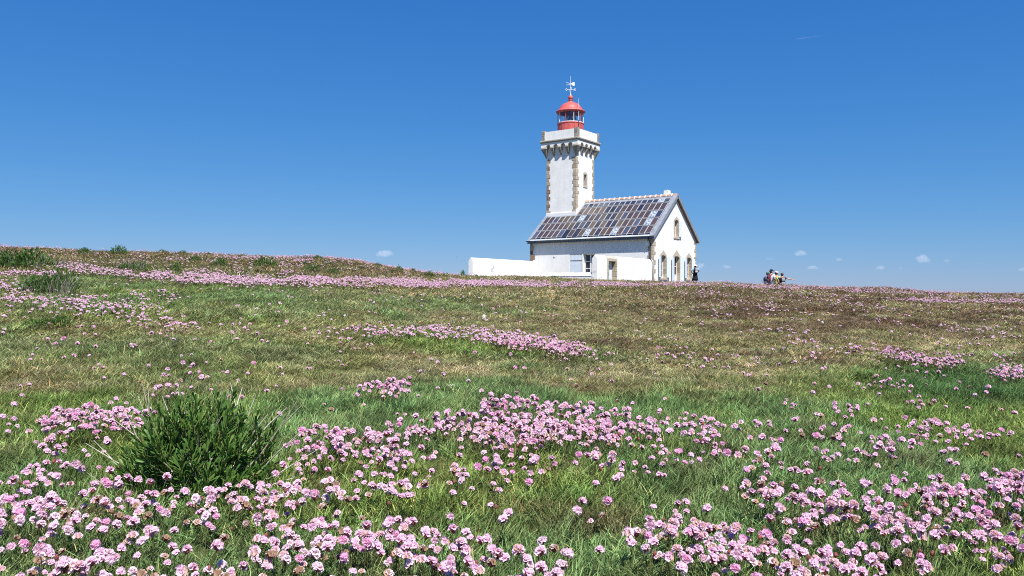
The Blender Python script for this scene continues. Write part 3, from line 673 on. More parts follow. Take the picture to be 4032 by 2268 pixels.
for s in (-0.42, 0.42):
    a = cam_dir + s; d = Vector((math.cos(a), math.sin(a), 0)); t = Vector((-math.sin(a), math.cos(a), 0))
    off = t * (0.24 * (1 if s > 0 else -1))
    mb = MB(); ring = [(0.20 * math.cos(2 * math.pi * k / 20), 0.24 * math.sin(2 * math.pi * k / 20)) for k in range(20)]; hol = [(p[0] * 0.72, p[1] * 0.72) for p in ring]
    fn = lambda p, q, w_: tuple(d * (0.22 + w_) + off + t * p + Vector((0, 0, 15.08 + q)))
    mb.prism(ring, fn, 0, 0.10, [hol]); ln = mb.build('lamp_lens', M['lens'], lamp)
    mb = MB(); mb.prism(hol, fn, 0.02, 0.06); mb.build('lens_glass', M['lamp_rim'], ln)
# whip aerial on the viewer's side
ax_, ay_ = 0.66 * E1[0] + (-1.06) * E1[1], 0.66 * E2[0] + (-1.06) * E2[1]
mb = MB(); mb.tube([(ax_, ay_, 13.05), (ax_, ay_, 14.85)], 0.03, 6); ae = mb.build('aerial_mount', M['dark_metal'], tower)
mb = MB(); mb.tube([(ax_, ay_, 14.80), (ax_, ay_, 16.80)], [0.028, 0.014], 6); mb.build('aerial', M['white_paint'], ae)
# weather vane with compass letters
mb = MB(); mb.lathe([(0.09, 17.30), (0.03, 17.46), (0.022, 18.4), (0.014, 19.05), (0.004, 19.10)], 8); vane = mb.build('weather_vane', M['white_paint'], tower)
def rod2(parent, name, pts, r): q = MB(); q.tube(pts, r, 6); return q.build(name, M['white_paint'], parent)
wx = Vector((E1[0], E2[0], 0)); wy = Vector((E1[1], E2[1], 0)); up = Vector((0, 0, 1))      # the photo's right and depth in tower axes
for d_, ltr in ((-wx, 'O'), (wx, 'E'), (wy, 'N'), (-wy, 'S')):
    e_ = d_ * 0.30 + up * 17.86; rod2(vane, 'compass_arm', [up * 17.86, e_], 0.017)
    c_ = d_ * 0.39 + up * 17.86; h_ = 0.10; w_ = 0.065
    P = lambda a, b: c_ + wx * (a * w_) + up * (b * h_)
    if ltr == 'O': strokes = [[P(math.cos(2 * math.pi * k / 12), math.sin(2 * math.pi * k / 12)) for k in range(13)]]
    elif ltr == 'E': strokes = [[P(1, 1), P(-1, 1), P(-1, -1), P(1, -1)], [P(-1, 0), P(0.8, 0)]]
    elif ltr == 'N': strokes = [[P(-1, -1), P(-1, 1), P(1, -1), P(1, 1)]]
    else: strokes = [[P(1, 0.8), P(0, 1), P(-1, 0.6), P(-0.6, 0.1), P(0.6, -0.1), P(1, -0.6), P(0, -1), P(-1, -0.8)]]
    q = MB()
    for s_ in strokes: q.tube(s_, 0.02, 5)
    q.build('compass_letter', M['white_paint'], vane)
zc_ = 18.38
for s in (-1, 1):
    q = MB(); pl = [(0.02, s * 0.01), (0.24, s * 0.18), (0.35, s * 0.165), (0.38, s * 0.015)]
    q.prism(pl, lambda a, b, t: tuple(wx * a + up * (zc_ + b) + wy * t), -0.006, 0.006); q.build('vane_tail', M['white_paint'], vane)
    rod2(vane, 'vane_prong', [wx * 0.12 + up * zc_, -wx * 0.42 + up * (zc_ + s * 0.12)], 0.018)

# ------------------------------------------------------------------ courtyard walls
def yard_wall(lx0, lx1, ly0, ly1, h1, h2, label, mats):
    r = empty('courtyard_wall', L2W((lx0 + lx1) / 2, ly0), -PHI); tag(r, label, 'wall'); return r
def wall_run(parent, hw, y0, y1, h1, h2, mt, ends):
    mb = MB(); mb.prism([(-hw, -0.4), (-hw, h1), (-hw * 0.12, h2), (hw * 0.12, h2), (hw, h1), (hw, -0.4)], lambda a, b, t: (a, t, b), y0, y1)
    o = mb.build('wall', [mt, ends], parent)
    for p in o.data.polygons:
        if p.normal.y < -0.9: p.material_index = 1
    return o
rw = yard_wall(-0.66, -0.24, -8.55, 0.25, 1.62, 1.88, 'white courtyard wall with a stone door frame, running out from the gable corner', None)
wall_run(rw, 0.21, 0.0, 1.46, 1.62, 1.88, M['plaster'], M['plaster_worn']); wall_run(rw, 0.21, 2.95, 8.80, 1.62, 1.88, M['plaster'], M['plaster'])
yd0, yd1 = 1.68, 2.72
q = MB(); q.prism([(-0.225, 1.50), (-0.225, 1.70), (-0.10, 1.86), (0.10, 1.86), (0.225, 1.70), (0.225, 1.50)], lambda a, b, t: (a, t, b), 1.44, 2.97); q.build('lintel', M['stone_light'], rw)
for (a, b_) in ((1.463, yd0), (yd1, 2.947)):
    for k in range(4):
        z0, z1 = 1.5 * k / 4, 1.5 * (k + 1) / 4; q = MB(); q.box(-0.212, 0.222 + 0.012 * (k % 2), a, b_, z0 + 0.006, z1 - 0.006, bev=0.014); q.build('jamb_stone', M['stone'], rw)
dl = MB()
for k in range(6): dl.box(-0.13, -0.09 - 0.004 * (k % 2), yd0 + 0.01 + k * 0.17, yd0 + 0.01 + (k + 1) * 0.17 - 0.008, 0.02, 1.49)
for z in (0.3, 1.2): dl.box(-0.16, -0.125, yd0 + 0.02, yd1 - 0.02, z, z + 0.1)
dl.build('door', M['blue_paint'], rw)
lm = noisy('plaster_peeling', (0.78, 0.775, 0.755), (0.84, 0.835, 0.82), 1.4, 8, 0.85, 0.25, 0.015, 0.15, bscale=1.6)
n, l, b = nodes(lm); tc = n.new('ShaderNodeTexCoord'); mp = n.new('ShaderNodeMapping'); mp.inputs['Location'].default_value = (0, -2.6 / 0.95, -1.12 / 0.42); mp.inputs['Scale'].default_value = (0, 1 / 0.95, 1 / 0.42)
l.new(tc.outputs['Object'], mp.inputs[0]); vl = n.new('ShaderNodeVectorMath'); vl.operation = 'LENGTH'; l.new(mp.outputs[0], vl.inputs[0])
nz = n.new('ShaderNodeTexNoise'); nz.inputs['Scale'].default_value = 3.2; nz.inputs['Detail'].default_value = 5; l.new(tc.outputs['Object'], nz.inputs['Vector'])
ma = n.new('ShaderNodeMath'); ma.operation = 'MULTIPLY_ADD'; ma.inputs[1].default_value = -0.30; ma.inputs[2].default_value = 0.22; l.new(vl.outputs['Value'], ma.inputs[0])
mb_ = n.new('ShaderNodeMath'); mb_.operation = 'ADD'; l.new(ma.outputs[0], mb_.inputs[0]); l.new(nz.outputs['Fac'], mb_.inputs[1])
rp = n.new('ShaderNodeValToRGB'); rp.color_ramp.elements[0].position = 0.62; rp.color_ramp.elements[1].position = 0.66; l.new(mb_.outputs[0], rp.inputs[0])
old = b.inputs['Base Color'].links[0].from_socket; mc = n.new('ShaderNodeMix'); mc.data_type = 'RGBA'; l.new(rp.outputs[0], mc.inputs['Factor']); l.new(old, mc.inputs['A']); mc.inputs['B'].default_value = (0.50, 0.51, 0.55, 1)
l.new(mc.outputs['Result'], b.inputs['Base Color'])
lw = yard_wall(LX, LX + 0.45, -8.40, 0.25, 1.68, 1.95, 'long low white courtyard wall with peeling grey patches, left of the house', None)
wall_run(lw, 0.22, 0.0, 8.65, 1.66, 1.96, lm, M['plaster_worn'])
fw_ = empty('low_garden_wall', L2W(-0.70, -8.55), -PHI); tag(fw_, 'knee-high white wall capped with pale stone slabs in front of the courtyard', 'wall')
mb = MB(); mb.box(-10.9, -0.01, 0.03, 0.42, -0.4, 0.41); mb.build('wall', M['plaster'], fw_)
k = 0; x = -0.02
while x > -10.8:
    w_ = random.uniform(0.36, 0.62); mb = MB(); zt = 0.55 + random.uniform(-0.008, 0.012)
    mb.prism([(0.0, 0.40), (0.47, 0.40), (0.47, zt + 0.09), (0.17, zt + 0.09)], lambda a, b, t: (t, a, b), x - w_ + 0.012, x); mb.build('coping_stone', M['plaster_worn'], fw_); x -= w_; k += 1

# ------------------------------------------------------------------ plants: prototypes
proto = bpy.data.collections.new('plant_prototypes')      # not linked to the scene: only instanced
def proto_coll(name): return bpy.data.collections.new(name)
def tuft_mesh(name, nb, rad, h0, h1, wid, lean, seed, curl=0.5, wind=(0.3, 0.0)):
    r = np.random.default_rng(seed); v = []; f = []; col = []
    for i in range(nb):
        a = r.uniform(0, 2 * math.pi); q = rad * math.sqrt(r.uniform()); bx, by = q * math.cos(a), q * math.sin(a)
        da = r.uniform(0, 2 * math.pi); ln = r.uniform(*lean); dx, dy = math.cos(da) * ln + wind[0] * r.uniform(0.2, 1), math.sin(da) * ln + wind[1]
        h = r.uniform(h0, h1); w = wid * r.uniform(0.7, 1.3)
        pw = r.uniform(0, math.pi); wx_, wy_ = math.cos(pw) * w / 2, math.sin(pw) * w / 2
        pts = []
        cx, cy = r.uniform(-curl, curl), r.uniform(-curl, curl)
        for t in (0, 0.4, 0.75, 1.0):
            pts.append((bx + dx * h * t + cx * h * t * t, by + dy * h * t + cy * h * t * t, h * (t - 0.30 * ln * t * t)))
        b0 = len(v)
        for j, (p, k) in enumerate(zip(pts, (1, 0.9, 0.6))): v += [(p[0] - wx_ * k, p[1] - wy_ * k, p[2]), (p[0] + wx_ * k, p[1] + wy_ * k, p[2])]
        v.append(pts[3])
        f += [(b0, b0 + 1, b0 + 3, b0 + 2), (b0 + 2, b0 + 3, b0 + 5, b0 + 4), (b0 + 4, b0 + 5, b0 + 6)]
        s = r.uniform(0.4, 1.0) if r.uniform() < 0.55 else r.uniform(1.0, 1.9); yl = r.uniform() < 0.08
        c = (s * 1.0, s, s) if not yl else (2.1 * s, 1.45 * s, 1.6 * s)
        col += [(*c, 1)] * 7
    m_ = MB(); m_.v = v; m_.f = f; m_.m = [0] * len(f); m_.col = col
    return m_.mesh(name, M['grass'], True)
def put_proto(coll, meshes):
    for i, me_ in enumerate(meshes):
        coll.objects.link(bpy.data.objects.new('%s_%02d' % (coll.name, i), me_))
G_near = proto_coll('turf_near'); put_proto(G_near, [tuft_mesh('tn%d' % i, 42, 0.036, 0.016, 0.044, 0.0021, (0.3, 1.4), 100 + i, 0.6, (0.30, 0.05)) for i in range(8)])
G_mid = proto_coll('turf_mid'); put_proto(G_mid, [tuft_mesh('tm%d' % i, 40, 0.055, 0.018, 0.048, 0.0036, (0.4, 1.6), 200 + i, 0.8, (0.45, 0.1)) for i in range(8)])
G_far = proto_coll('turf_far'); put_proto(G_far, [tuft_mesh('tf%d' % i, 42, 0.11, 0.020, 0.060, 0.0075, (0.5, 1.7), 300 + i, 0.8, (0.5, 0.1)) for i in range(8)])

def scatter(name, coll, pts, rot, scl, idx, tint):
    n_ = len(pts); me_ = bpy.data.meshes.new(name); me_.vertices.add(n_); me_.vertices.foreach_set('co', np.asarray(pts, np.float32).ravel())
    me_.attributes.new('rot', 'FLOAT_VECTOR', 'POINT').data.foreach_set('vector', np.asarray(rot, np.float32).ravel())
    me_.attributes.new('scl', 'FLOAT_VECTOR', 'POINT').data.foreach_set('vector', np.asarray(scl, np.float32).ravel())
    me_.attributes.new('idx', 'INT', 'POINT').data.foreach_set('value', np.asarray(idx, np.int32))
    t4 = np.ones((n_, 4), np.float32); t4[:, :3] = tint
    me_.attributes.new('tint', 'FLOAT_COLOR', 'POINT').data.foreach_set('color', t4.ravel())
    o = link(bpy.data.objects.new(name, me_))
    ng = bpy.data.node_groups.new('scatter_' + name, 'GeometryNodeTree'); ng.interface.new_socket('Geometry', in_out='INPUT', socket_type='NodeSocketGeometry'); ng.interface.new_socket('Geometry', in_out='OUTPUT', socket_type='NodeSocketGeometry')
    N = ng.nodes; Lk = ng.links; gi = N.new('NodeGroupInput'); go = N.new('NodeGroupOutput'); ip = N.new('GeometryNodeInstanceOnPoints')
    ci = N.new('GeometryNodeCollectionInfo'); ci.inputs['Collection'].default_value = coll; ci.inputs['Separate Children'].default_value = True; ci.inputs['Reset Children'].default_value = True
    Lk.new(gi.outputs[0], ip.inputs['Points']); Lk.new(ci.outputs[0], ip.inputs['Instance']); ip.inputs['Pick Instance'].default_value = True
    def na(nm, ty):
        q = N.new('GeometryNodeInputNamedAttribute'); q.data_type = ty; q.inputs['Name'].default_value = nm; return q.outputs['Attribute']
    er = N.new('FunctionNodeEulerToRotation'); Lk.new(na('rot', 'FLOAT_VECTOR'), er.inputs[0]); Lk.new(er.outputs[0], ip.inputs['Rotation'])
    Lk.new(na('scl', 'FLOAT_VECTOR'), ip.inputs['Scale']); Lk.new(na('idx', 'INT'), ip.inputs['Instance Index'])
    Lk.new(ip.outputs[0], go.inputs[0])
    md = o.modifiers.new('scatter', 'NODES'); md.node_group = ng
    return o
def sample(d0, d1, dens, umax=0.66, side=1.3):
    """points spread evenly over the ground between two depths, with a margin at both sides"""
    wx_ = umax * d1 + side; n_ = int(2 * wx_ * (d1 - d0) * dens)
    x = rng.uniform(-wx_, wx_, n_); y = rng.uniform(d0, d1, n_); k = np.abs(x) < umax * y + side
    return x[k], y[k]
BUSHES = []      # (x, y, radius): turf is thinned under them, filled below
def turf(name, coll, d0, d1, dens, label, base=1.0, thin=None):
    x, y = sample(d0, d1, dens); z = terr(x, y); X, Y = world2img(x, y, z)
    c, g_, b_ = zones(x, y, X, Y); n_ = len(x)
    bare = sstep(0.64, 0.76, fbm(x * 4.5, y * 4.5, 61)) * 0.75 + b_ * 0.25
    hs = (0.75 + 0.5 * fbm(x * 3, y * 3, 62)) * (0.72 + 0.45 * g_)
    keep = rng.uniform(size=n_) > bare
    c = c * (0.75 + 0.5 * rng.uniform(size=(n_, 1))) * (0.72 + 0.6 * sstep(0.25, 0.72, fbm(x * 9, y * 9, 63)))[:, None] ; c[:, 0] *= rng.uniform(0.85, 1.2, n_)
    rot = np.column_stack([rng.normal(0, 0.12, n_), rng.normal(0, 0.12, n_), rng.normal(0, 0.9, n_)])
    s = rng.uniform(0.8, 1.25, n_) * base; scl = np.column_stack([s, s, s * hs])
    k = keep
    o = scatter(name, coll, np.column_stack([x, y, z - 0.004])[k], rot[k], scl[k], rng.integers(0, 8, n_)[k], c[k])
    tag(o, label, 'grass', kind='stuff'); return o
turf('grass', G_near, 0.85, 4.6, 900, 'fine green turf grass close to the viewer')
turf('grass', G_mid, 4.3, 9.5, 420, 'short curly olive turf in the middle of the slope')
turf('grass', G_far, 9.0, 21.0, 170, 'short dry turf on the upper slope and crest')

# ---------------------------------------------------------------- thrift flowers
SMALL = [(330, 1003, 66, 22), (465, 1004, 80, 30), (555, 1060, 70, 26), (690, 1066, 54, 26), (768, 1030, 56, 20), (868, 1046, 66, 24), (640, 999, 44, 14), (720, 1001, 46, 13), (815, 1006, 40, 13), (1251, 1021, 44, 14), (1330, 1031, 28, 12), (1203, 1045, 40, 15), (1290, 1045, 34, 16),
         (1228, 1070, 92, 24), (1312, 1078, 54, 18), (1042, 1052, 104, 34), (1488, 1041, 38, 13), (1572, 1070, 34, 20), (1628, 1073, 28, 14), (1692, 1090, 44, 18), (1762, 1081, 22, 10), (1747, 1092, 36, 15), (1822, 1089, 24, 20), (1876, 1085, 20, 12), (1420, 1060, 40, 12), (950, 1022, 44, 13), (2180, 1097, 40, 12)]
PINK = np.array([0.83, 0.53, 0.69]); PALE = np.array([0.90, 0.78, 0.83]); DEEP = np.array([0.70, 0.30, 0.50]); TAN = np.array([0.50, 0.33, 0.22]); CALYX = np.array([0.30, 0.105, 0.085]); STEM = np.array([0.13, 0.13, 0.05])
def head_geo(kind, seed, nfl=24, lod=0):
    """one flower head round the origin: papery bracts below, a dome of five-petalled florets above"""
    r = np.random.default_rng(seed); m_ = MB(); col = []
    def addc(v, f, c): m_.add(v, f); col.extend([(*np.clip(x, 0, 1), 1) for x in c])
    ns = 7 if lod == 0 else 5; v = []; f = []; cc = []
    prof = [(0.0016, -0.0075), (0.0052, -0.0050), (0.0066, -0.0012), (0.0058, 0.0030), (0.0, 0.0062)] if kind != 'bud' else [(0.0014, -0.006), (0.0044, -0.003), (0.0050, 0.001), (0.0034, 0.0048), (0.0, 0.0065)]
    for j, (R, z) in enumerate(prof[:-1]):
        for i in range(ns): a = 2 * math.pi * (i + 0.5 * (j % 2)) / ns; v.append((R * math.cos(a), R * math.sin(a), z)); cc.append(CALYX * (1.0 if j < 2 else 1.25) if kind != 'bud' else CALYX * r.uniform(0.8, 1.4))
    v.append((0, 0, prof[-1][1])); cc.append(PINK * 0.8 if kind != 'bud' else DEEP * 0.6)
    for j in range(3):
        for i in range(ns): f.append((j * ns + i, j * ns + (i + 1) % ns, (j + 1) * ns + (i + 1) % ns, (j + 1) * ns + i))
    for i in range(ns): f.append((3 * ns + i, 3 * ns + (i + 1) % ns, 4 * ns))
    addc(v, f, cc)
    if kind == 'bud':
        m_.col = col; return m_
    cup_ = 'cup' in kind; kind = {'cup': 'pink', 'palecup': 'pale'}.get(kind, kind)
    if cup_: nfl = max(5, int(nfl * 0.62))
    for k in range(nfl):
        ct = 1 - (0.62 if cup_ else 1.18) * (k + 0.5) / nfl; st = math.sqrt(max(0, 1 - ct * ct)); a = k * 2.39996 + r.uniform(-0.3, 0.3)
        nrm = Vector((st * math.cos(a), st * math.sin(a), ct * 0.95 + 0.12)).normalized()
        nrm = (nrm + Vector(r.normal(0, 0.14, 3))).normalized()
        c = nrm * (0.0092 * r.uniform(0.88, 1.18)); c.z *= 0.62
        t = nrm.orthogonal().normalized(); b_ = nrm.cross(t); R = 0.0070 * r.uniform(0.8, 1.2)
        base = DEEP * 0.35 + PINK * 0.65
        if kind == 'pale': tip = PALE * r.uniform(0.95, 1.06)
        elif kind == 'faded': tip = (TAN * r.uniform(0.8, 1.3)) if r.uniform() < 0.55 else PALE * r.uniform(0.85, 1.0)
        elif kind == 'deep': tip = PINK * 0.75 + DEEP * 0.35
        else: tip = PINK * 0.58 + PALE * 0.42 * r.uniform(0.9, 1.1)
        if kind in ('pink', 'pale') and r.uniform() < 0.05: tip = TAN * 1.2; base = TAN * 0.8
        if kind == 'faded': base = TAN * 0.7
        ph = r.uniform(0, 2); npet = 5 if lod == 0 else 3
        for p in range(npet):
            w = ph + 2 * math.pi * p / npet; d = t * math.cos(w) + b_ * math.sin(w); s = nrm.cross(d); cup = r.uniform(-0.08, 0.32)
            wd = 0.50 if lod == 0 else 0.85
            q = [c - nrm * 0.003, c + d * R * 0.66 + s * R * wd + nrm * R * cup * 0.5, c + d * R * 1.05 + nrm * R * cup, c + d * R * 0.66 - s * R * wd + nrm * R * cup * 0.5]
            pv = r.uniform(0.88, 1.08); addc(q, [(0, 1, 2, 3)], [base, tip * pv, tip * pv * 1.04, tip * pv])
    m_.col = col; return m_
def stem_geo(h, lx, ly, rad=0.0009, seg=4):
    m_ = MB(); m_.tube([(0, 0, -0.015), (lx * 0.2, ly * 0.2, h * 0.4), (lx * 0.6, ly * 0.6, h * 0.75), (lx, ly, h - 0.004)], rad, seg)
    m_.col = [(*STEM, 1)] * len(m_.v); return m_
KINDS = ['pink', 'pink', 'cup', 'cup', 'pale', 'palecup', 'deep', 'faded', 'bud']
def whole(kind, seed, nfl, lod, rad=0.0009):
    r = np.random.default_rng(seed + 999); h = 0.088 * r.uniform(0.85, 1.15); lx, ly = 0.022 + r.normal(0, 0.012), r.normal(0, 0.012)
    hd = head_geo(kind, seed, nfl, lod); st = stem_geo(h, lx, ly, rad); tl = Euler((r.normal(0, 0.25) - ly * 6, r.normal(0.15, 0.25), 0)).to_matrix()
    hv = [tuple(tl @ Vector(p) + Vector((lx, ly, h))) for p in hd.v]
    return hd, hv, st, (h, lx, ly)
Fl_near = proto_coll('thrift_near'); Fl_far = proto_coll('thrift_far'); singles = []
ms = []
for i, k in enumerate(KINDS):
    hd, hv, st, _ = whole(k, 40 + i, 19, 0)
    m_ = MB(); m_.add(hv, hd.f); m_.add(st.v, st.f); m_.col = hd.col + st.col; ms.append(m_.mesh('thrift_%d' % i, M['petal'], False))
    h1 = MB(); h1.add(hv, hd.f); h1.col = hd.col; s1 = MB(); s1.add(st.v, st.f); s1.col = st.col
    singles.append((k, h1.mesh('flower_head_%s%d' % (k, i), M['petal_single']), s1.mesh('stem_%d' % i, M['petal_single'])))
put_proto(Fl_near, ms); ms = []
for i, k in enumerate(KINDS):
    hd, hv, st, _ = whole(k, 70 + i, 11, 1, 0.0014)
    m_ = MB(); m_.add(hv, hd.f); m_.add(st.v, st.f); m_.col = hd.col + st.col; ms.append(m_.mesh('thrift_far_%d' % i, M['petal'], False))
put_proto(Fl_far, ms)

# drifts of thrift: centre and half-size as seen in the photograph, tilt, cover, name
DR = [(2500, 1850, 900, 150, 0, 0.10, 'g'), (1750, 1900, 330, 120, 0, 0.07, 'g'), (3500, 1720, 500, 90, 0, 0.07, 'p'), (2740, 2150, 260, 70, 12, 0.95, 'l'), (2900, 2080, 220, 40, 10, 0.7, 'l'), (2100, 2240, 130, 35, -8, 0.8, 'f'), (2560, 2000, 110, 40, 25, 0.7, 'g'), (2160, 1965, 210, 28, 4, 0.55, 'g'), (1960, 2020, 50, 40, -50, 0.7, 'g'), (2700, 1990, 60, 35, 30, 0.6, 'g'), (900, 2230, 300, 40, 0, 0.35, 'c'), (230, 2230, 120, 40, 0, 0.6, 'a'),
      (150, 2070, 300, 150, 20, 0.62, 'a'), (300, 1700, 170, 110, -25, 0.75, 'b'), (190, 1830, 150, 60, -10, 0.5, 'b'), (420, 1620, 150, 50, 0, 0.5, 'b'), (600, 1950, 230, 55, 8, 0.5, 'c'), (560, 2070, 150, 100, 30, 0.45, 'c'),
      (720, 2200, 350, 70, 0, 0.2, 'c'), (870, 2030, 110, 70, 0, 0.55, 'c'), (1090, 1990, 260, 75, 17, 0.95, 'd'), (1130, 2170, 160, 80, 20, 0.6, 'd'), (1420, 1740, 220, 55, 17, 0.75, 'e'), (1150, 1860, 120, 70, 0, 0.4, 'e'), (1270, 1720, 120, 60, -15, 0.5, 'e'),
      (1350, 1930, 70, 45, -30, 0.6, 'e'), (1500, 1890, 70, 40, 0, 0.5, 'e'), (1620, 2150, 300, 80, 8, 0.95, 'f'), (1560, 2070, 150, 40, 0, 0.5, 'f'), (2120, 2190, 110, 50, 0, 0.55, 'f'), (2060, 1965, 130, 55, 5, 0.5, 'g'), (2280, 1960, 130, 45, 0, 0.35, 'g'),
      (2180, 1655, 340, 60, 4, 0.95, 'h'), (2030, 1690, 180, 45, 0, 0.95, 'h'), (2420, 1660, 170, 45, 8, 0.7, 'h'), (1960, 1585, 110, 35, -20, 0.6, 'h'), (1680, 1665, 150, 30, -8, 0.55, 'h'), (2520, 1720, 90, 45, 20, 0.45, 'i'), (2400, 1830, 90, 60, 40, 0.4, 'i'), (2640, 1790, 90, 60, 0, 0.3, 'i'),
      (2780, 1690, 75, 45, 0, 0.5, 'i'), (2960, 1710, 85, 55, 0, 0.6, 'i'), (2600, 1990, 130, 60, 25, 0.55, 'g'), (2780, 2010, 110, 50, 25, 0.5, 'g'), (3180, 1960, 330, 60, 10, 0.85, 'j'), (3350, 1860, 170, 45, 12, 0.45, 'j'), (3480, 2030, 300, 80, 30, 0.85, 'j'), (3780, 1960, 210, 70, 8, 0.6, 'k'),
      (3950, 1910, 120, 80, 0, 0.95, 'k'), (3930, 2090, 140, 55, 10, 0.6, 'k'), (3600, 2130, 90, 60, 0, 0.5, 'j'), (3030, 2130, 200, 60, -10, 0.55, 'l'), (3200, 2220, 330, 70, 0, 0.95, 'l'), (2800, 2150, 250, 50, 12, 0.65, 'l'), (2600, 2220, 160, 50, 0, 0.4, 'l'), (3850, 2220, 80, 60, 0, 0.5, 'k'),
      (1600, 1292, 260, 16, 2, 0.30, 'm'), (2060, 1330, 260, 28, 9, 0.95, 'm'), (1880, 1300, 220, 20, 4, 0.55, 'm'), (1520, 1510, 80, 20, 0, 0.5, 'm'), (640, 1525, 70, 12, 0, 0.4, 'm'),
      (310, 1185, 280, 35, 5, 0.40, 'n'), (480, 1225, 240, 25, 8, 0.35, 'n'), (60, 1130, 90, 25, 0, 0.4, 'n'), (600, 1150, 120, 20, 0, 0.10, 'n'), (120, 1068, 170, 10, 0, 0.45, 'n'),
      (430, 1062, 240, 13, 8, 0.45, 'o'), (850, 1088, 380, 18, 3, 0.85, 'o'), (1350, 1098, 420, 14, 2, 0.95, 'o'), (1850, 1103, 400, 9, 1.5, 0.95, 'o'), (2300, 1108, 400, 5, 1.5, 0.40, 'o'), (2900, 1121, 520, 6, 1.5, 0.17, 'o'), (3450, 1140, 350, 6, 2, 0.09, 'o'),
      (3800, 1175, 300, 8, 1, 0.30, 'o'), (3620, 1400, 140, 18, 6, 0.75, 'p'), (3460, 1500, 130, 20, 8, 0.35, 'p'), (3480, 1580, 130, 18, 0, 0.4, 'p'), (3400, 1620, 200, 25, 0, 0.12, 'p'), (3300, 1355, 180, 16, 6, 0.25, 'p'), (3560, 1680, 100, 18, 0, 0.3, 'p'), (3880, 1700, 130, 30, 0, 0.3, 'p'), (3960, 1450, 70, 18, 0, 0.4, 'p')]
def flower_cover(X, Y, x, y):
    c = np.zeros_like(X); who = np.full(X.shape, -1)
    for i, (cx, cy, rx, ry, rot, dn, nm) in enumerate(DR):
        e = dn * ell(X, Y, cx, cy, rx, ry, rot, 0.4); who = np.where(e > c, i, who); c = np.maximum(c, e)
    hill = (X < 1900) * (1 - sstep(1040, 1110, Y)) * (0.035 + 0.15 * sstep(500, 1100, X)); c = np.maximum(c, hill * sstep(0.40, 0.62, fbm(x * 0.8, y * 1.6, 77)))
    right = sstep(2300, 2900, X) * (1 - sstep(1380, 1500, Y)) * 0.05; c = np.maximum(c, right * sstep(0.4, 0.6, fbm(x * 1.5, y * 1.5, 78)))
    n = fbm(x * 7, y * 7, 79); n2 = fbm(x * 2.2, y * 2.2, 80)
    clump = sstep(0.42, 0.56, n + 0.02 + 0.14 * (c > 0.75))
    c = np.minimum(c * (0.06 + 1.5 * clump), 1.0)
    sparse = (0.006 + 0.05 * sstep(0.58, 0.70, n) * sstep(0.45, 0.6, n2)) * (1 - 0.6 * sstep(2000, 2500, X) * (1 - sstep(1420, 1520, Y)))
    return np.maximum(c, sparse), who
def flower_pts(d0, d1, K, spacing):
    x, y = sample(d0, d1, K, 0.66, 0.8); z = terr(x, y); X, Y = world2img(x, y, z + 0.085)
    c, who = flower_cover(X, Y, x, y); k = rng.uniform(size=len(x)) < c
    x, y, z, X, Y, who = x[k], y[k], z[k], X[k], Y[k], who[k]
    cell = {}; keep = []
    for i in range(len(x)):                       # no two heads in the same spot
        q = (int(x[i] // spacing), int(y[i] // spacing)); ok = True
        for a in (-1, 0, 1):
            for b_ in (-1, 0, 1):
                for j in cell.get((q[0] + a, q[1] + b_), ()):
                    if (x[i] - x[j]) ** 2 + (y[i] - y[j]) ** 2 < spacing * spacing: ok = False
        if ok: cell.setdefault(q, []).append(i); keep.append(i)
    keep = np.array(keep); return x[keep], y[keep], z[keep], X[keep], Y[keep], who[keep]
BX, BY = img2ground(800, 1925)                     # the big leafy bush stands here
x, y, z, X, Y, who = flower_pts(0.95, 5.2, 3400, 0.0135)
k = np.hypot((x - BX) / 0.21, (y - BY) / 0.17) > 1
x, y, z, X, Y, who = x[k], y[k], z[k], X[k], Y[k], who[k]
kinds = rng.choice(len(KINDS), len(x), p=[.20, .19, .17, .16, .07, .06, .07, .04, .04]); kinds[(Y > 1900) & (X < 1400) & (rng.uniform(size=len(x)) < 0.12)] = 7
kinds[(Y > 1900) & (X < 1500) & (rng.uniform(size=len(x)) < 0.13)] = 4
seen = (X > 15) & (X < 4017) & (Y < 2262) & (Y > 1100)
order = np.argsort(y + np.where(seen, 0, 1000)); single = order[:300]
WHERE = {'a': 'in the drift at the bottom left', 'b': 'in the drift left of the bush', 'c': 'in the drift below the bush', 'd': 'in the pale drift right of the bush foot',
         'e': 'in the loose drift right of the bush', 'f': 'in the drift at the bottom centre-left', 'g': 'in the loose clumps at the lower centre', 'h': 'in the drift at the middle of the turf', 'i': 'in the small clumps right of centre',
         'j': 'in the large drift at the lower right', 'k': 'in the drift at the far right edge', 'l': 'in the drift along the bottom edge', '-': 'standing apart in the near grass'}
LOOK = {'cup': 'half-open pink thrift flower', 'palecup': 'half-open pale thrift flower', 'pink': 'pink thrift flower', 'pale': 'nearly white thrift flower', 'deep': 'deep pink thrift flower', 'faded': 'fading tan thrift flower', 'bud': 'closed dark red thrift bud'}
PX = {}
for i in single:
    if who[i] >= 0: q = PX.setdefault(DR[who[i]][6], [X[i], X[i]]); q[0] = min(q[0], X[i]); q[1] = max(q[1], X[i])
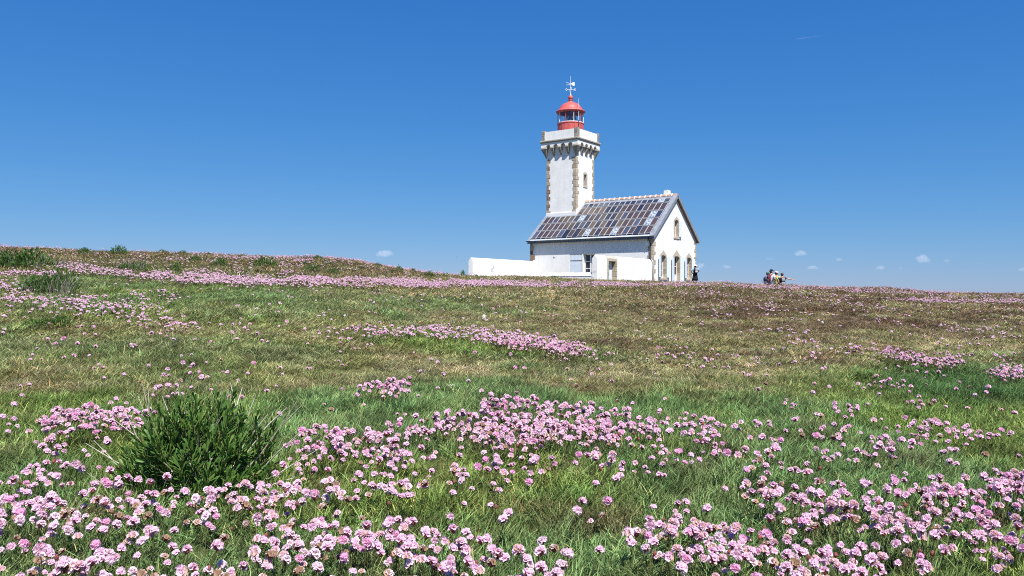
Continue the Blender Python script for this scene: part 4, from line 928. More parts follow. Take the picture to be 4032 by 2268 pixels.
for i in single:
    kd, hm, stm = singles[kinds[i]]
    r_ = empty('thrift_flower', (x[i], y[i], z[i]), rng.normal(0, 0.8)); s_ = float(rng.uniform(0.52, 0.90) if kd != 'bud' else rng.uniform(0.65, 0.8)); r_.scale = (s_, s_, s_ * float(rng.uniform(0.95, 1.3)))
    nm = DR[who[i]][6] if who[i] >= 0 else '-'; nm = nm if nm in WHERE else '-'
    if nm in PX: lo_, hi_ = PX[nm]; part_ = ('left', 'middle', 'right')[int(np.clip((X[i] - lo_) / max(hi_ - lo_, 1) * 3, 0, 2))]
    else: part_ = ''
    big = 'tall ' if r_.scale[2] > 1.0 else ('short ' if r_.scale[2] < 0.8 else '')
    lb_ = big + LOOK[kd] + ' ' + WHERE[nm] + (', ' + part_ if part_ else '')
    tag(r_, lb_, 'flower', lb_)
    inst('flower_head', hm, r_); inst('stem', stm, r_)
rest = np.setdiff1d(np.arange(len(x)), single)
def flowers_stuff(name, coll, x, y, z, kinds, s0, s1, label, tint=None, zs=1.0):
    n_ = len(x); s = rng.uniform(s0, s1, n_); rot = np.column_stack([rng.normal(0, 0.10, n_), rng.normal(0.05, 0.10, n_), rng.normal(0, 0.8, n_)])
    t = np.ones((n_, 3)) * rng.uniform(0.9, 1.08, (n_, 1)) if tint is None else tint
    tag(scatter(name, coll, np.column_stack([x, y, z]), rot, np.column_stack([s, s, s * zs * rng.uniform(0.9, 1.25, n_)]), kinds, t), label, 'flowers', kind='stuff')
flowers_stuff('thrift_drift', Fl_near, x[rest], y[rest], z[rest], kinds[rest], 0.52, 0.90, 'drifts of pink thrift across the near turf')
x, y, z, X, Y, who = flower_pts(5.2, 19.5, 1100, 0.019)
k = np.ones(len(x), bool)
for (X_, Y_, w_, h_) in SMALL: k &= ~((np.abs(X - X_) < w_ * 0.5) & (Y > Y_ - h_ * 1.0) & (Y < Y_ + 9))
x, y, z, X, Y, who = x[k], y[k], z[k], X[k], Y[k], who[k]
kinds = rng.choice(len(KINDS), len(x), p=[.19, .19, .19, .17, .12, .10, .0, .04, .0])
flowers_stuff('thrift_drift', Fl_far, x, y, z, kinds, 0.72, 1.05, 'far bands of pink thrift up to the crest', zs=0.72)
print('flowers', len(rest), len(x))

# ---------------------------------------------------------------- leafy bush in the foreground
LG = [np.array([0.055, 0.135, 0.024]), np.array([0.085, 0.180, 0.032]), np.array([0.125, 0.215, 0.042]), np.array([0.20, 0.22, 0.06])]
def shoot_mesh(name, seed, L=0.075, nl=17, ll=0.033, lw=0.0058):
    """a stem with fleshy spoon-shaped leaves growing out of it, one connected mesh"""
    r = np.random.default_rng(seed); m_ = MB(); rings = 7; ax = []; v = []; col = []; f = []
    bx, by = r.normal(0, 0.12, 2)
    for j in range(rings):
        t = j / (rings - 1); c = Vector((bx * L * t * t, by * L * t * t, L * t)); ax.append(c); rad = 0.0019 * (1 - 0.6 * t)
        for k in range(4): a = math.pi / 2 * k; v.append(c + Vector((math.cos(a), math.sin(a), 0)) * rad); col.append((0.12, 0.15, 0.05, 1))
    for j in range(rings - 1):
        for k in range(4): f.append((j * 4 + k, j * 4 + (k + 1) % 4, (j + 1) * 4 + (k + 1) % 4, (j + 1) * 4 + k))
    for i in range(nl):
        t = 0.22 + 0.78 * i / (nl - 1); j = min(rings - 1, int(t * (rings - 1))); k = i % 4
        b0, b1 = j * 4 + k, j * 4 + (k + 1) % 4; base = (Vector(v[b0]) + Vector(v[b1])) / 2
        a = math.pi / 2 * (k + 0.5) + r.normal(0, 0.35); out = 0.75 - 0.45 * t + r.normal(0, 0.10)
        d = Vector((math.cos(a) * out, math.sin(a) * out, 1.0)).normalized(); s = d.cross(Vector((math.cos(a), math.sin(a), 0.0)))
        s = s.normalized() if s.length > 1e-4 else Vector((1, 0, 0)); nn = s.cross(d)
        ln = ll * r.uniform(0.7, 1.15) * (1 - 0.25 * abs(t - 0.6)); w = lw * r.uniform(0.85, 1.2); bend = r.normal(0.10, 0.12)
        P = lambda q, e, lift=0.0: base + d * (ln * q) + s * (w * e) + nn * (ln * (bend * q * q) + lift)
        n0 = len(v); v += [P(0.45, -0.34), P(0.45, 0, -0.0006), P(0.45, 0.34), P(0.80, -0.52), P(0.80, 0, -0.0009), P(0.80, 0.52), P(0.95, -0.30), P(0.95, 0.30), P(1.0, 0)]
        f += [(b0, n0, n0 + 1), (b0, n0 + 1, b1), (b1, n0 + 1, n0 + 2), (n0, n0 + 3, n0 + 4, n0 + 1), (n0 + 1, n0 + 4, n0 + 5, n0 + 2), (n0 + 3, n0 + 6, n0 + 8, n0 + 4), (n0 + 4, n0 + 8, n0 + 7, n0 + 5)]
        c = LG[r.choice(4, p=[.36, .38, .20, .06])] * r.uniform(0.85, 1.15); col += [(*c, 1)] * 9
    m_.v = [tuple(p) for p in v]; m_.f = f; m_.m = [0] * len(f); m_.col = col
    return m_.mesh(name, M['leaf'], True)
SH = [shoot_mesh('leafy_shoot_%d' % i, 500 + i) for i in range(6)]
def frame_quat(d, roll):
    return Vector(d).to_track_quat('Z', 'Y').to_matrix() @ Matrix.Rotation(roll, 3, 'Z')
bz = float(terr(BX, BY)); bush = empty('samphire_bush', (BX, BY, bz))
tag(bush, 'large dark green bush of narrow fleshy leaves among the thrift, lower left', 'bush')
brng = np.random.default_rng(9)
for i in range(300):
    th = math.acos(1 - brng.uniform(0.0, 1.02)); a = brng.uniform(0, 2 * math.pi); st, ct = math.sin(th), math.cos(th)
    rr = brng.uniform(0.45, 1.0) ** 0.6
    wob = 0.82 + 0.36 * float(fbm(np.array(2.2 * math.cos(a) + 5), np.array(2.2 * math.sin(a) + th * 2), 91))
    p = Vector((0.188 * st * math.cos(a) - 0.012, 0.16 * st * math.sin(a), 0.215 * ct + 0.012)) * rr * wob
    d = (Vector((st * math.cos(a) * 0.48, st * math.sin(a) * 0.48, 0.85)) + Vector(brng.normal(0, 0.16, 3))).normalized()
    R3 = frame_quat(d, brng.uniform(0, 6.28)); s = brng.uniform(0.75, 1.15)
    o = inst('leafy_shoot', SH[i % 6], bush); o.matrix_local = Matrix.Translation(p - d * 0.035) @ R3.to_4x4() @ Matrix.Scale(s, 4)
def img_at(X, Y, d): u, t = img2ut(X, Y); return Vector((float(u) * d, d, EYE + float(t) * d))
TW = [(1195, 1590, .03), (1130, 1605, .05), (1165, 1725, .0), (1010, 1550, .10), (955, 1525, .12), (705, 1520, .10), (585, 1530, .08), (545, 1560, .02), (455, 1655, -.03), (345, 1860, -.08), (340, 1745, -.03), (1260, 1765, .0), (900, 1530, .1), (1055, 1630, .08), (1215, 1830, -.05), (330, 1960, -.12), (1130, 1930, -.10), (640, 1560, .06), (860, 1650, -.05), (780, 1700, -.12)]
for i, (X_, Y_, dd) in enumerate(TW):
    e = img_at(X_, Y_, BY + dd) - Vector((BX, BY, bz)); b0 = Vector((e.x * 0.12, e.y * 0.1, 0.0)); mid = b0.lerp(e, 0.5) + Vector((brng.normal(0, 0.014), brng.normal(0, 0.012), -0.026 if abs(e.x) > 0.1 else 0.0))
    q = b0.lerp(mid, 0.5) + Vector(brng.normal(0, 0.005, 3)); q2 = mid.lerp(e, 0.55) + Vector(brng.normal(0, 0.006, 3))
    mb = MB(); mb.tube([b0, q, mid, q2, e], [0.0026, 0.0022, 0.0018, 0.0013, 0.0007], 5)
    if i % 2 == 0: mb.tube([q2, q2 + (e - mid) * 0.35 + Vector((brng.normal(0, 0.02), 0, 0.02))], [0.0012, 0.0006], 4)
    mb.build('dry_stem', M['twig_pale'] if i % 3 else M['twig'], bush)

# ---------------------------------------------------------------- small shrubs on the hill and slope
def dome_mesh(name, seed, n_=420, ll=0.20, lw=0.045):
    r = np.random.default_rng(seed); m_ = MB(); col = []
    for i in range(n_):
        th = math.acos(1 - r.uniform(0, 1.0)); a = r.uniform(0, 2 * math.pi); w_ = 0.7 + 0.6 * float(fbm(np.array(1.6 * math.cos(a) + 9), np.array(1.6 * math.sin(a) + th), seed))
        p = Vector((math.sin(th) * math.cos(a), math.sin(th) * math.sin(a), math.cos(th))) * (r.uniform(0.25, 1.0) ** 0.5) * w_ * 0.92
        d = (p.normalized() * 0.6 + Vector((0, 0, 0.7)) + Vector(r.normal(0, 0.35, 3))).normalized(); s = d.cross(Vector(r.normal(0, 1, 3))).normalized()
        L_ = ll * r.uniform(0.6, 1.3); W_ = lw * r.uniform(0.7, 1.3); nn = d.cross(s)
        m_.add([p, p + d * L_ * 0.55 + s * W_, p + d * L_ + nn * L_ * 0.15, p + d * L_ * 0.55 - s * W_], [(0, 1, 2, 3)])
        c = LG[r.choice(4, p=[.5, .32, .13, .05])] * r.uniform(0.6, 1.1); col += [(*c, 1)] * 4
    m_.col = col; return m_.mesh(name, M['leaf'], False)
DM = [dome_mesh('foliage_%d' % i, 40 + i) for i in range(4)]
sm_ = MB()
for k in range(5): sm_.tube([(0.05 * math.cos(k * 1.3), 0.05 * math.sin(k * 1.3), -0.2), (0.45 * math.cos(k * 1.3), 0.45 * math.sin(k * 1.3), 0.55)], [0.03, 0.012], 4)
STM = sm_.mesh('woody_stem', M['twig'])
ORD = 'first second third fourth fifth sixth seventh eighth ninth tenth eleventh twelfth thirteenth fourteenth fifteenth sixteenth seventeenth eighteenth nineteenth twentieth twenty-first twenty-second twenty-third twenty-fourth twenty-fifth twenty-sixth twenty-seventh twenty-eighth twenty-ninth thirtieth thirty-first'.split()
SMALL.sort()
k_ = 0
for i, (X_, Y_, w_, h_) in enumerate(SMALL):
    x_, y_ = img2ground(X_, Y_); z_ = float(terr(x_, y_)); W_ = w_ * y_ / FPX / 2; H_ = h_ * y_ / FPX * 1.35
    r_ = empty('low_shrub', (x_, y_, z_ - 0.01), brng.uniform(0, 6.28)); r_.scale = (W_, W_ * 0.8, H_)
    if X_ > 2000: tag(r_, 'small dark green tuft of leaves in front of the knee-high wall', 'shrub')
    else: tag(r_, ('small' if w_ < 50 else 'wide') + ' dark green cushion shrub on the pink hillside, %s from the left' % ORD[k_], 'shrub', 'low shrubs on the hillside'); k_ += 1
    inst('foliage', DM[i % 4], r_); inst('stem', STM, r_)
def stalks(parent, n_, rx, ry, h0, h1, seed, wind=0.25):
    r = np.random.default_rng(seed); m_ = MB()
    for i in range(n_):
        x_, y_ = r.uniform(-rx, rx), r.uniform(-ry, ry); h = r.uniform(h0, h1); lx, ly = r.normal(wind, 0.2) * h, r.normal(0, 0.2) * h
        m_.tube([(x_, y_, -0.01), (x_ + lx * 0.4, y_ + ly * 0.4, h * 0.6), (x_ + lx, y_ + ly, h)], [0.0015, 0.0012, 0.0008], 3)
    o = m_.build('dry_stalks', M['twig'], parent, False, False); o['kind'] = 'stuff'; return o
for (X_, Y_, w_, h_, lab, ns, hs, sd) in ((40, 1056, 300, 72, 'broad dark shrub with grey dead stalks at the far left of the hill', 90, (0.10, 0.22), 3),
                                     (175, 1160, 210, 95, 'dark green shrub fringed with pale dry stalks, left edge of the slope', 110, (0.08, 0.20), 4),
                                     (510, 1066, 130, 40, 'brown-green shrub with a spray of dead stems on the left hillside', 60, (0.10, 0.2), 6),
                                     (170, 1292, 170, 50, 'bright green leafy tuft in the turf at left', 0, (0, 0), 5), (240, 1060, 90, 40, 'grey-green shrub half hidden by dead stalks behind the left slope', 50, (0.08, 0.16), 8)):
    x_, y_ = img2ground(X_, Y_); z_ = float(terr(x_, y_)); W_ = w_ * y_ / FPX / 2; H_ = h_ * y_ / FPX
    r_ = empty('shrub', (x_, y_, z_ - 0.01)); tag(r_, lab, 'shrub')
    for k in range(3 if w_ > 150 else 1): inst('foliage', DM[(k + sd) % 4], r_, ((k - 1) * W_ * 0.45 if w_ > 150 else 0, 0.05 * k, 0), (0, 0, k * 2.1), (W_ * (0.62 if w_ > 150 else 1), W_ * 0.5, H_ * (0.8 + 0.15 * k)))
    inst('stem', STM, r_, (0, 0, 0), (0, 0, 0), (W_ * 0.5, W_ * 0.4, H_ * 0.7))
    if ns: stalks(r_, ns, W_ * 0.95, W_ * 0.35, hs[0], hs[1], sd)

# ---------------------------------------------------------------- stones lying in the turf
def stone(X_, Y_, wpx, hpx, label, seed):
    r = np.random.default_rng(seed); x_, y_ = img2ground(X_, Y_); z_ = float(terr(x_, y_)); W_ = wpx * y_ / FPX / 2; H_ = hpx * y_ / FPX
    bm = bmesh.new(); bmesh.ops.create_icosphere(bm, subdivisions=3, radius=1.0)
    for v in bm.verts:
        n_ = 0.75 + 0.5 * float(fbm(np.array(v.co.x * 1.5 + seed), np.array(v.co.y * 1.5 + v.co.z * 2.3), seed)); v.co *= n_; v.co.z = max(v.co.z, -0.5)
    me_ = bpy.data.meshes.new('stone'); bm.to_mesh(me_); bm.free(); me_.materials.append(M['white_stone'])
    o = inst('stone', me_, None, (x_, y_, z_ + H_ * 0.45), (0, 0, r.uniform(0, 6)), (W_, W_ * 0.8, H_ * 0.75)); tag(o, label, 'stone')
stone(1905, 1262, 22, 20, 'largest pale stone in the turf, behind the middle row of thrift', 2)
stone(1778, 1528, 38, 12, 'flat white stone in the olive turf near the centre', 3)
stone(3238, 1278, 11, 10, 'small white stone on the right-hand slope below the walkers', 4)
stone(2015, 1128, 22, 10, 'white stone on the upper slope below the knee-high wall', 5)
stone(1830, 1462, 14, 12, 'tiny white stone in the brown turf near the centre', 6)
stone(985, 1062, 20, 9, 'white stone among the thrift on the left hillside', 7)

# ---------------------------------------------------------------- people
def skin_mesh(name, V, Ed, root, m_, sub=1):
    names = list(V); me_ = bpy.data.meshes.new('t'); me_.from_pydata([V[k][0] for k in names], [(0, 0)][:0] + [(names.index(a), names.index(b)) for a, b in Ed], [])
    o = link(bpy.data.objects.new('t', me_)); o.modifiers.new('Skin', 'SKIN'); s = o.modifiers.new('Sub', 'SUBSURF'); s.levels = sub; s.render_levels = sub
    sv = me_.skin_vertices[0].data
    for i, k in enumerate(names):
        r = V[k][1]; sv[i].radius = r if hasattr(r, '__len__') else (r, r); sv[i].use_root = (k == root)
    dg = bpy.context.evaluated_depsgraph_get(); new = bpy.data.meshes.new_from_object(o.evaluated_get(dg)); bpy.data.objects.remove(o)
    new.name = name; new.materials.clear(); new.materials.append(m_); new.shade_smooth(); return new
def cloth(name, c, rough=0.85): return noisy(name, tuple(x * 0.88 for x in c), c, 25, 4, rough, 0.25, 0.01, 0.15)
SKIN = mat('skin', (0.50, 0.30, 0.21), 0.6, 0.3); HAIR = mat('hair_brown', (0.07, 0.035, 0.02), 0.6, 0.4); EYE_M = mat('eye', (0.02, 0.015, 0.01), 0.2, 0.5)
def person(loc, rz, h, label, arms, top, top_len, bottom, hat, hair=True, skirt=False, head_turn=0.0):
    r_ = empty('person', loc, rz); tag(r_, label, 'person')
    S = lambda x, y, z: (x * h, y * h, z * h)
    V = {'pelvis': (S(0, 0, .52), (.078 * h, .058 * h)), 'waist': (S(0, 0, .60), (.068 * h, .05 * h)), 'chest': (S(0, 0, .72), (.088 * h, .058 * h)), 'collar': (S(0, -.006, .80), (.055 * h, .045 * h)),
         'neck': (S(0, .002, .85), .029 * h), 'head': (S(0, .014, .905), (.043 * h, .050 * h)), 'crown': (S(0, .008, .955), (.045 * h, .053 * h))}
    Ed = [('pelvis', 'waist'), ('waist', 'chest'), ('chest', 'collar'), ('collar', 'neck'), ('neck', 'head'), ('head', 'crown')]
    for s, nm in ((-1, 'l'), (1, 'r')):
        el, wr = arms[nm]
        V['sh' + nm] = (S(s * .105, -.004, .795), .036 * h); V['el' + nm] = (S(*el), .026 * h); V['wr' + nm] = (S(*wr), .018 * h)
        d = (Vector(S(*wr)) - Vector(S(*el))).normalized(); side = d.cross(Vector((0, 0, 1))); side = side.normalized() if side.length > 0.1 else Vector((0, 1, 0)); w = Vector(S(*wr))
        V['pa' + nm] = (tuple(w + d * .045 * h), .020 * h)
        Ed += [('collar', 'sh' + nm), ('sh' + nm, 'el' + nm), ('el' + nm, 'wr' + nm), ('wr' + nm, 'pa' + nm)]
        for q in range(4):
            b0 = w + d * .062 * h + side * (q - 1.5) * .011 * h; ln = (.030, .036, .034, .027)[q] * h
            V['f%d%s' % (q, nm)] = (tuple(b0 + d * ln * .5), .0055 * h); V['g%d%s' % (q, nm)] = (tuple(b0 + d * ln + Vector((0, 0, -.008 * h))), .0045 * h); Ed += [('pa' + nm, 'f%d%s' % (q, nm)), ('f%d%s' % (q, nm), 'g%d%s' % (q, nm))]
        V['th' + nm] = (tuple(w + d * .045 * h - side * .032 * h), .006 * h); Ed.append(('wr' + nm, 'th' + nm))
        V['hip' + nm] = (S(s * .048, 0, .48), .056 * h); V['kn' + nm] = (S(s * .052, .008, .28), .036 * h); V['an' + nm] = (S(s * .054, -.008, .045), .023 * h); V['to' + nm] = (S(s * .062, .075, .018), .020 * h)
        Ed += [('pelvis', 'hip' + nm), ('hip' + nm, 'kn' + nm), ('kn' + nm, 'an' + nm), ('an' + nm, 'to' + nm)]
    inst('body', skin_mesh('body', V, Ed, 'pelvis', SKIN), r_)
    def grow(nm_, keys, edges, g_, m_, root):
        W = {}
        for k in keys:
            c, rr = V[k] if k in V else keys[k]; rr = rr if hasattr(rr, '__len__') else (rr, rr); W[k] = (c, (rr[0] + g_ * h, rr[1] + g_ * h))
        inst(nm_, skin_mesh(nm_, W, edges, root, m_), r_)
    mid = {}
    for nm in 'lr':
        a, b = Vector(V['sh' + nm][0]), Vector(V['el' + nm][0]); V['md' + nm] = (tuple(a.lerp(b, top_len)), .031 * h)
    grow('shirt', ['pelvis', 'waist', 'chest', 'collar', 'shl', 'shr', 'mdl', 'mdr'], [('pelvis', 'waist'), ('waist', 'chest'), ('chest', 'collar'), ('collar', 'shl'), ('collar', 'shr'), ('shl', 'mdl'), ('shr', 'mdr')], .010, top, 'chest')
    if skirt:
        m_ = MB(); pr = [(0.074, 0.60), (0.085, 0.52), (0.100, 0.40), (0.118, 0.25), (0.130, 0.13), (0.124, 0.13), (0.09, 0.40), (0.07, 0.58)]; m_.lathe([(a * h, b * h) for a, b in pr], 20)
        o = m_.build('skirt', bottom, r_, True)
        for v in o.data.vertices: a = math.atan2(v.co.y, v.co.x); k = 1 + 0.06 * math.sin(a * 7) * (0.6 * h - v.co.z) / h; v.co.x *= k; v.co.y *= k
    else:
        for nm in 'lr': a, b = Vector(V['kn' + nm][0]), Vector(V['hip' + nm][0]); V['sk' + nm] = (tuple(a.lerp(b, .15)), .048 * h)
        V['belt'] = (S(0, 0, .575), (.070 * h, .052 * h))
        grow('shorts', ['belt', 'pelvis', 'hipl', 'hipr', 'skl', 'skr'], [('belt', 'pelvis'), ('pelvis', 'hipl'), ('pelvis', 'hipr'), ('hipl', 'skl'), ('hipr', 'skr')], .012, bottom, 'pelvis')
    for s in (-1, 1):
        m_ = MB(); m_.ball((s * .052 * h, .02 * h, .022 * h), (.034 * h, .075 * h, .026 * h), 10, 6); m_.build('shoe', M['dark_metal'], r_, True)
    hd = empty('head_detail', (0, 0, 0)); bpy.data.objects.remove(hd)
    hp = Matrix.Rotation(head_turn, 4, 'Z')
    def hbuild(m_, nm_, mt): 
        m_.v = [tuple(hp @ (Vector(p) - Vector((0, .01 * h, 0))) + Vector((0, .01 * h, 0))) for p in m_.v]; return m_.build(nm_, mt, r_, True)
    for s in (-1, 1):
        m_ = MB(); m_.ball((s * .019 * h, .059 * h, .928 * h), .006 * h, 8, 6); hbuild(m_, 'eye', EYE_M)
        m_ = MB(); m_.ball((s * .048 * h, .008 * h, .920 * h), (.006 * h, .012 * h, .018 * h), 8, 6); hbuild(m_, 'ear', SKIN)
    m_ = MB(); m_.ball((0, .064 * h, .912 * h), (.008 * h, .013 * h, .014 * h), 8, 6); hbuild(m_, 'nose', SKIN)
    m_ = MB(); m_.ball((0, .060 * h, .890 * h), (.015 * h, .006 * h, .004 * h), 8, 5); hbuild(m_, 'mouth', mat('lips', (0.35, 0.12, 0.10), 0.5))
    if hair:
        m_ = MB(); m_.ball((0, -.004 * h, .938 * h), (.052 * h, .056 * h, .064 * h), 14, 10)
        m_.v = [(p[0], min(p[1], .03 * h), max(p[2], .875 * h)) for p in m_.v]; hbuild(m_, 'hair', HAIR)
    if hat:
        kind, hm = hat; m_ = MB()
        prof = [(0.0, 1.012), (.030, 1.008), (.050, .985), (.056, .955), (.053, .953), (.0, .96)]
        m_.lathe([(a * h, b * h) for a, b in prof], 18, 0, .004 * h)
        if kind == 'cap': m_.add([(-.045 * h, .045 * h, .957 * h), (.045 * h, .045 * h, .957 * h), (.032 * h, .105 * h, .948 * h), (0, .116 * h, .948 * h), (-.032 * h, .105 * h, .948 * h), (-.045 * h, .045 * h, .965 * h), (.045 * h, .045 * h, .965 * h), (.032 * h, .105 * h, .955 * h), (0, .116 * h, .955 * h), (-.032 * h, .105 * h, .955 * h)],
                         [(0, 1, 2, 3, 4), (5, 6, 7, 8, 9), (0, 1, 6, 5), (1, 2, 7, 6), (2, 3, 8, 7), (3, 4, 9, 8), (4, 0, 5, 9)])
        else: m_.lathe([(.050 * h, .962 * h), (.100 * h, .940 * h), (.100 * h, .946 * h), (.050 * h, .970 * h)], 20, 0, .004 * h)
        hbuild(m_, 'hat' if kind != 'cap' else 'cap', hm)
        if kind == 'band': m_ = MB(); m_.lathe([(.0575 * h, .957 * h), (.0575 * h, .980 * h), (.055 * h, .980 * h), (.055 * h, .957 * h)], 18, 0, .004 * h); hbuild(m_, 'hat_band', M['dark_metal'])
    return r_
def backpack(loc, rz, h, label, mt, mt2, w=0.15, hgt=0.27):
    r_ = empty('backpack', loc, rz); tag(r_, label, 'backpack'); m_ = MB()
    m_.box(-w * h / 2, w * h / 2, -.175 * h, -.062 * h, (.815 - hgt) * h, .815 * h, bev=.03 * h); m_.build('bag', mt, r_, True)
    m_ = MB(); m_.box(-w * .36 * h, w * .36 * h, -.198 * h, -.168 * h, (.80 - hgt) * h, (.80 - hgt * .52) * h, bev=.012 * h); m_.build('pocket', mt2, r_, True)
    m_ = MB(); m_.box(-w * .34 * h, w * .34 * h, -.190 * h, -.166 * h, (.80 - hgt * .45) * h, .79 * h, bev=.012 * h); m_.build('flap', mt2, r_, True)
    for s in (-1, 1):
        m_ = MB(); m_.tube([(s * .055 * h, -.07 * h, .80 * h), (s * .062 * h, -.02 * h, .845 * h), (s * .068 * h, .055 * h, .80 * h), (s * .075 * h, .072 * h, .72 * h), (s * .085 * h, .04 * h, .64 * h), (s * .07 * h, -.07 * h, .60 * h)], .011 * h, 6); m_.build('strap', mt, r_, True)
    return r_
black = cloth('black_cloth', (0.02, 0.02, 0.027)); grey = cloth('grey_cloth', (0.30, 0.31, 0.30)); white_c = cloth('white_cloth', (0.78, 0.78, 0.78)); navy = cloth('navy_cloth', (0.018, 0.028, 0.085))
blue = cloth('blue_cloth', (0.05, 0.07, 0.32)); maroon = cloth('maroon_cloth', (0.17, 0.03, 0.07)); lime = cloth('lime_cloth', (0.62, 0.72, 0.22)); lblue = cloth('light_blue_cloth', (0.28, 0.48, 0.60)); green_c = cloth('green_cloth', (0.02, 0.20, 0.13)); brownred = cloth('rust_cloth', (0.20, 0.05, 0.04)); charcoal = cloth('charcoal_cloth', (0.09, 0.095, 0.11)); tan_c = cloth('tan_cloth', (0.36, 0.22, 0.13)); paleg = cloth('pale_grey_cloth', (0.42, 0.45, 0.52))
def at_img(X_, d): u, t = img2ut(X_, 1115); return float(u) * d, d
ARM_REL = {'l': ((-.135, -.005, .645), (-.125, .06, .53)), 'r': ((.135, -.005, .645), (.125, .06, .53))}
ARM_BENT = {'l': ((-.150, -.01, .655), (-.085, .10, .63)), 'r': ((.150, -.01, .655), (.085, .10, .63))}
ARM_HIP = {'l': ((-.165, -.03, .66), (-.10, .05, .56)), 'r': ((.165, -.03, .66), (.10, .05, .56))}
ARM_POINT = {'l': ((-.135, -.005, .645), (-.125, .06, .53)), 'r': ((.235, .02, .765), (.365, .07, .735))}
x_, y_ = at_img(2737, 66.0); z_ = float(terr(x_, y_)); h_ = EYE + 2.36 - z_
person((x_, y_, z_), 0.12, h_, 'person in a light blue shirt, long black skirt and white cap beside the gable', ARM_HIP, lblue, .9, black, ('band', white_c), True, True).scale = (1.32, 1.25, 1)
backpack((x_, y_, z_), 0.12, h_, 'black backpack with a pale grey top on the person beside the gable', black, paleg, .15, .24).scale = (1.32, 1.25, 1)
G_ = [(3023, 48.8, 1.33, -0.75, 'person in a green cap and maroon top, leftmost of the four walkers', ARM_REL, maroon, .8, charcoal, ('cap', green_c), -0.2),
      (3037, 47.8, 1.46, -1.05, 'person in a white shirt and navy cap, tallest of the four walkers', ARM_BENT, white_c, .75, charcoal, ('cap', navy), -0.3),
      (3058, 48.2, 1.35, -0.55, 'person in a lime yellow shirt and white cap in the group of walkers', ARM_REL, lime, .45, charcoal, ('cap', white_c), -0.5),
      (3080, 47.5, 1.24, -0.10, 'bare-headed person with brown hair pointing to the right, rightmost walker', ARM_POINT, navy, .35, cloth('denim', (0.10, 0.16, 0.30)), None, -0.3)]
gp = []
for X_, d_, zt_, rz_, lab, arms, top, tl, bot, hat, ht in G_:
    x_, y_ = at_img(X_, d_); z_ = float(terr(x_, y_)); h_ = (EYE + zt_ - z_) / (1.012 if hat else 1.0); person((x_, y_, z_), rz_, h_, lab, arms, top, tl, bot, hat, True, False, ht).scale = (1.12, 1.12, 1); gp.append((x_, y_, z_, rz_, h_))
x_, y_, z_, r_z, h_ = gp[0]; backpack((x_, y_, z_), r_z, h_, 'blue backpack on the leftmost of the four walkers', blue, charcoal, .16, .30)
x_, y_, z_, r_z, h_ = gp[1]; backpack((x_, y_, z_), r_z, h_, 'dark red backpack on the walker in the white shirt', maroon, charcoal, .12, .24)
x_, y_, z_, r_z, h_ = gp[3]; backpack((x_, y_, z_), r_z, h_, 'black backpack with grey pockets on the rightmost walker', black, grey, .17, .33)
x_, y_, z_, r_z, h_ = gp[2]
r_ = empty('shoulder_bag', (x_, y_, z_), r_z); tag(r_, 'small rust red shoulder bag at the hip of the walker in lime yellow', 'bag')
m_ = MB(); m_.box(.075 * h_, .165 * h_, -.09 * h_, .0 * h_, .50 * h_, .60 * h_, bev=.025 * h_); m_.build('bag', brownred, r_, True)
m_ = MB(); m_.tube([(.11 * h_, -.05 * h_, .60 * h_), (.05 * h_, -.078 * h_, .70 * h_), (-.06 * h_, -.055 * h_, .80 * h_), (-.07 * h_, .01 * h_, .84 * h_), (-.03 * h_, .075 * h_, .74 * h_), (.10 * h_, .03 * h_, .60 * h_)], .010 * h_, 6); m_.build('strap', black, r_, True)
x_, y_, z_, r_z, h_ = gp[0]
r_ = empty('walking_pole', (x_ - 0.10, y_ - 0.12, z_)); tag(r_, 'thin grey walking pole sticking out behind the leftmost walker', 'pole')
m_ = MB(); m_.tube([(0.10, 0, 0.62), (-0.36, 0.0, 1.08)], 0.011, 6); m_.build('shaft', M['zinc'], r_); m_ = MB(); m_.tube([(0.13, 0, 0.59), (0.06, 0.0, 0.66)], 0.019, 6); m_.build('grip', M['dark_metal'], r_)

# ---------------------------------------------------------------- clouds, contrail, bird
def vol(name, dens):
    m = bpy.data.materials.new(name); m.use_nodes = True; n, l = m.node_tree.nodes, m.node_tree.links; n.remove(n['Principled BSDF'])
    v = n.new('ShaderNodeVolumePrincipled'); v.inputs['Color'].default_value = (1, 0.985, 0.97, 1); v.inputs['Density'].default_value = dens; v.inputs['Anisotropy'].default_value = -0.25
    l.new(v.outputs[0], n['Material Output'].inputs['Volume']); return m
CD = 5200.0
CL = [(1513, 1000, 84, 26, 1.0, 'wide low cloud over the left hill, left of the tower'), (3152, 1001, 58, 26, 1.0, 'largest rounded cloud above the group of walkers'), (2757, 1047, 40, 24, .8, 'small cloud touching the right edge of the gable'), (2862, 1051, 42, 18, .8, 'small low cloud between the gable and the walkers'),
      (3030, 1019, 32, 11, .45, 'faint cloud wisp just above the walkers'), (3200, 1054, 58, 15, .7, 'flat cloud right of the walkers near the horizon'), (3305, 1023, 32, 17, .7, 'small slanting cloud right of the largest rounded cloud'), (3467, 1053, 46, 20, .8, 'small oblong cloud low over the right-hand slope'),
      (3634, 1022, 68, 32, 1.0, 'two-humped cloud toward the right edge of the sky'), (3728, 1028, 34, 14, .35, 'very faint cloud beside the two-humped cloud'), (3548, 1057, 24, 11, .3, 'tiny faint cloud below the two-humped cloud'), (4025, 1062, 40, 16, .6, 'cloud cut off by the right edge of the view')]
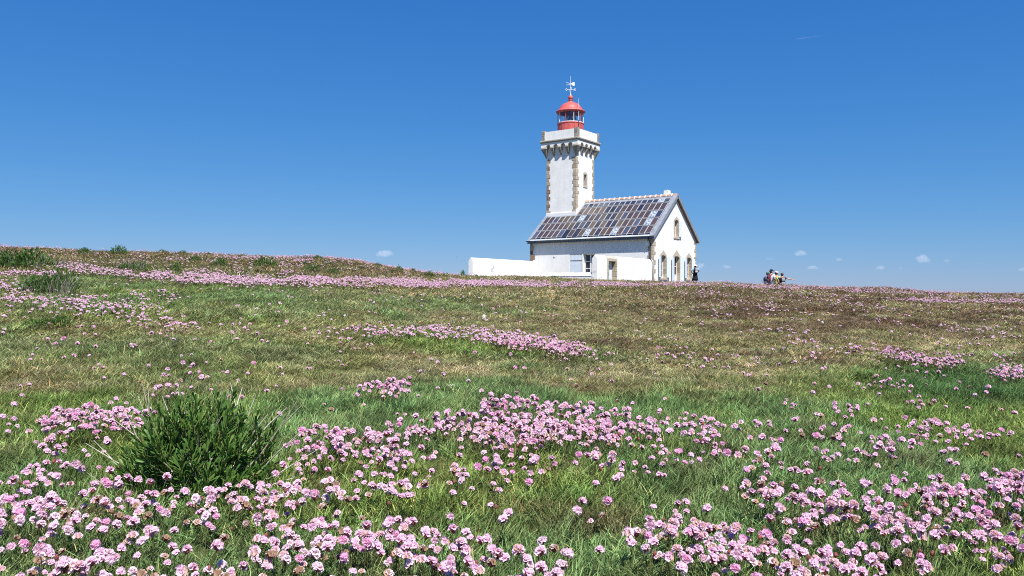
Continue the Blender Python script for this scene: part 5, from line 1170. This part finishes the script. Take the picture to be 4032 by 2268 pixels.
for i, (X_, Y_, w_, h_, den, lab) in enumerate(CL):
    r = np.random.default_rng(60 + i); c0 = img_at(X_, Y_, CD); W_ = w_ / FPX * CD / 2 * 1.15; H_ = h_ / FPX * CD / 2 * 1.15
    bm = bmesh.new()
    nb = 5 if w_ > 50 else 3
    for k in range(nb):
        t = (k + 0.5) / nb * 2 - 1; rr_ = (1 - 0.5 * abs(t)) * r.uniform(0.75, 1.1); q = bmesh.ops.create_icosphere(bm, subdivisions=3, radius=1.0)
        cx, cz = t * W_ * 0.62, r.uniform(-0.25, 0.3) * H_
        for v in q['verts']:
            nz_ = 0.78 + 0.44 * float(fbm(np.array(v.co.x * 1.7 + k * 3), np.array(v.co.z * 1.7 + v.co.y), 70 + i)); p = v.co * nz_
            v.co = Vector((cx + p.x * W_ * 0.52 * rr_, p.y * W_ * 0.5 * rr_, max(cz + p.z * H_ * 0.85 * rr_, -H_ * 0.62 + 0.1 * p.z * H_)))
    rm = bmesh.ops.convex_hull if False else None
    me_ = bpy.data.meshes.new('cloud'); bm.to_mesh(me_); bm.free()
    o = link(bpy.data.objects.new('cloud', me_)); o.location = c0
    md = o.modifiers.new('r', 'REMESH'); md.mode = 'VOXEL'; md.voxel_size = max(W_ / 22, 0.9); dg = bpy.context.evaluated_depsgraph_get(); nm_ = bpy.data.meshes.new_from_object(o.evaluated_get(dg)); o.modifiers.clear(); o.data = nm_
    nm_.materials.clear(); nm_.materials.append(vol('cloud_vapour_%d' % i, 0.0095 * den * 40 / max(W_, 20))); nm_.shade_smooth(); tag(o, lab, 'cloud', 'small clouds near the horizon')
a_, b_ = img_at(3128, 153, 9000), img_at(3275, 133, 9000)
mb = MB(); ad = b_ - a_; pts = [ad * t for t in (0, .1, .3, .45, .7, 1.0)]; mb.tube(pts, [2, 5.5, 7, 6, 4, 1], 8)
o = mb.build('contrail', vol('contrail_vapour', 0.006), None, True); o.location = a_; tag(o, 'short faint contrail high in the blue sky at right', 'contrail')
p_ = img_at(1799, 1012, 260); r_ = empty('bird', p_, 0.6); tag(r_, 'tiny dark bird in the sky above the left courtyard wall', 'bird')
m_ = MB(); m_.tube([(0, -.22, 0), (0, -.10, .01), (0, .05, .015), (0, .16, .02), (0, .22, .015)], [.01, .05, .065, .035, .008], 8); m_.build('body', M['dark_metal'], r_, True)
for s in (-1, 1): m_ = MB(); m_.add([(0, .08, .02), (s * .20, .10, .09), (s * .42, .0, .04), (s * .20, -.02, .08), (0, -.06, .02), (0, .08, .035), (s * .20, .10, .10), (s * .42, .0, .045), (s * .20, -.02, .09), (0, -.06, .035)], [(0, 1, 2, 3, 4), (5, 6, 7, 8, 9), (0, 1, 6, 5), (1, 2, 7, 6), (2, 3, 8, 7), (3, 4, 9, 8), (4, 0, 5, 9)]); m_.build('wing', M['dark_metal'], r_)
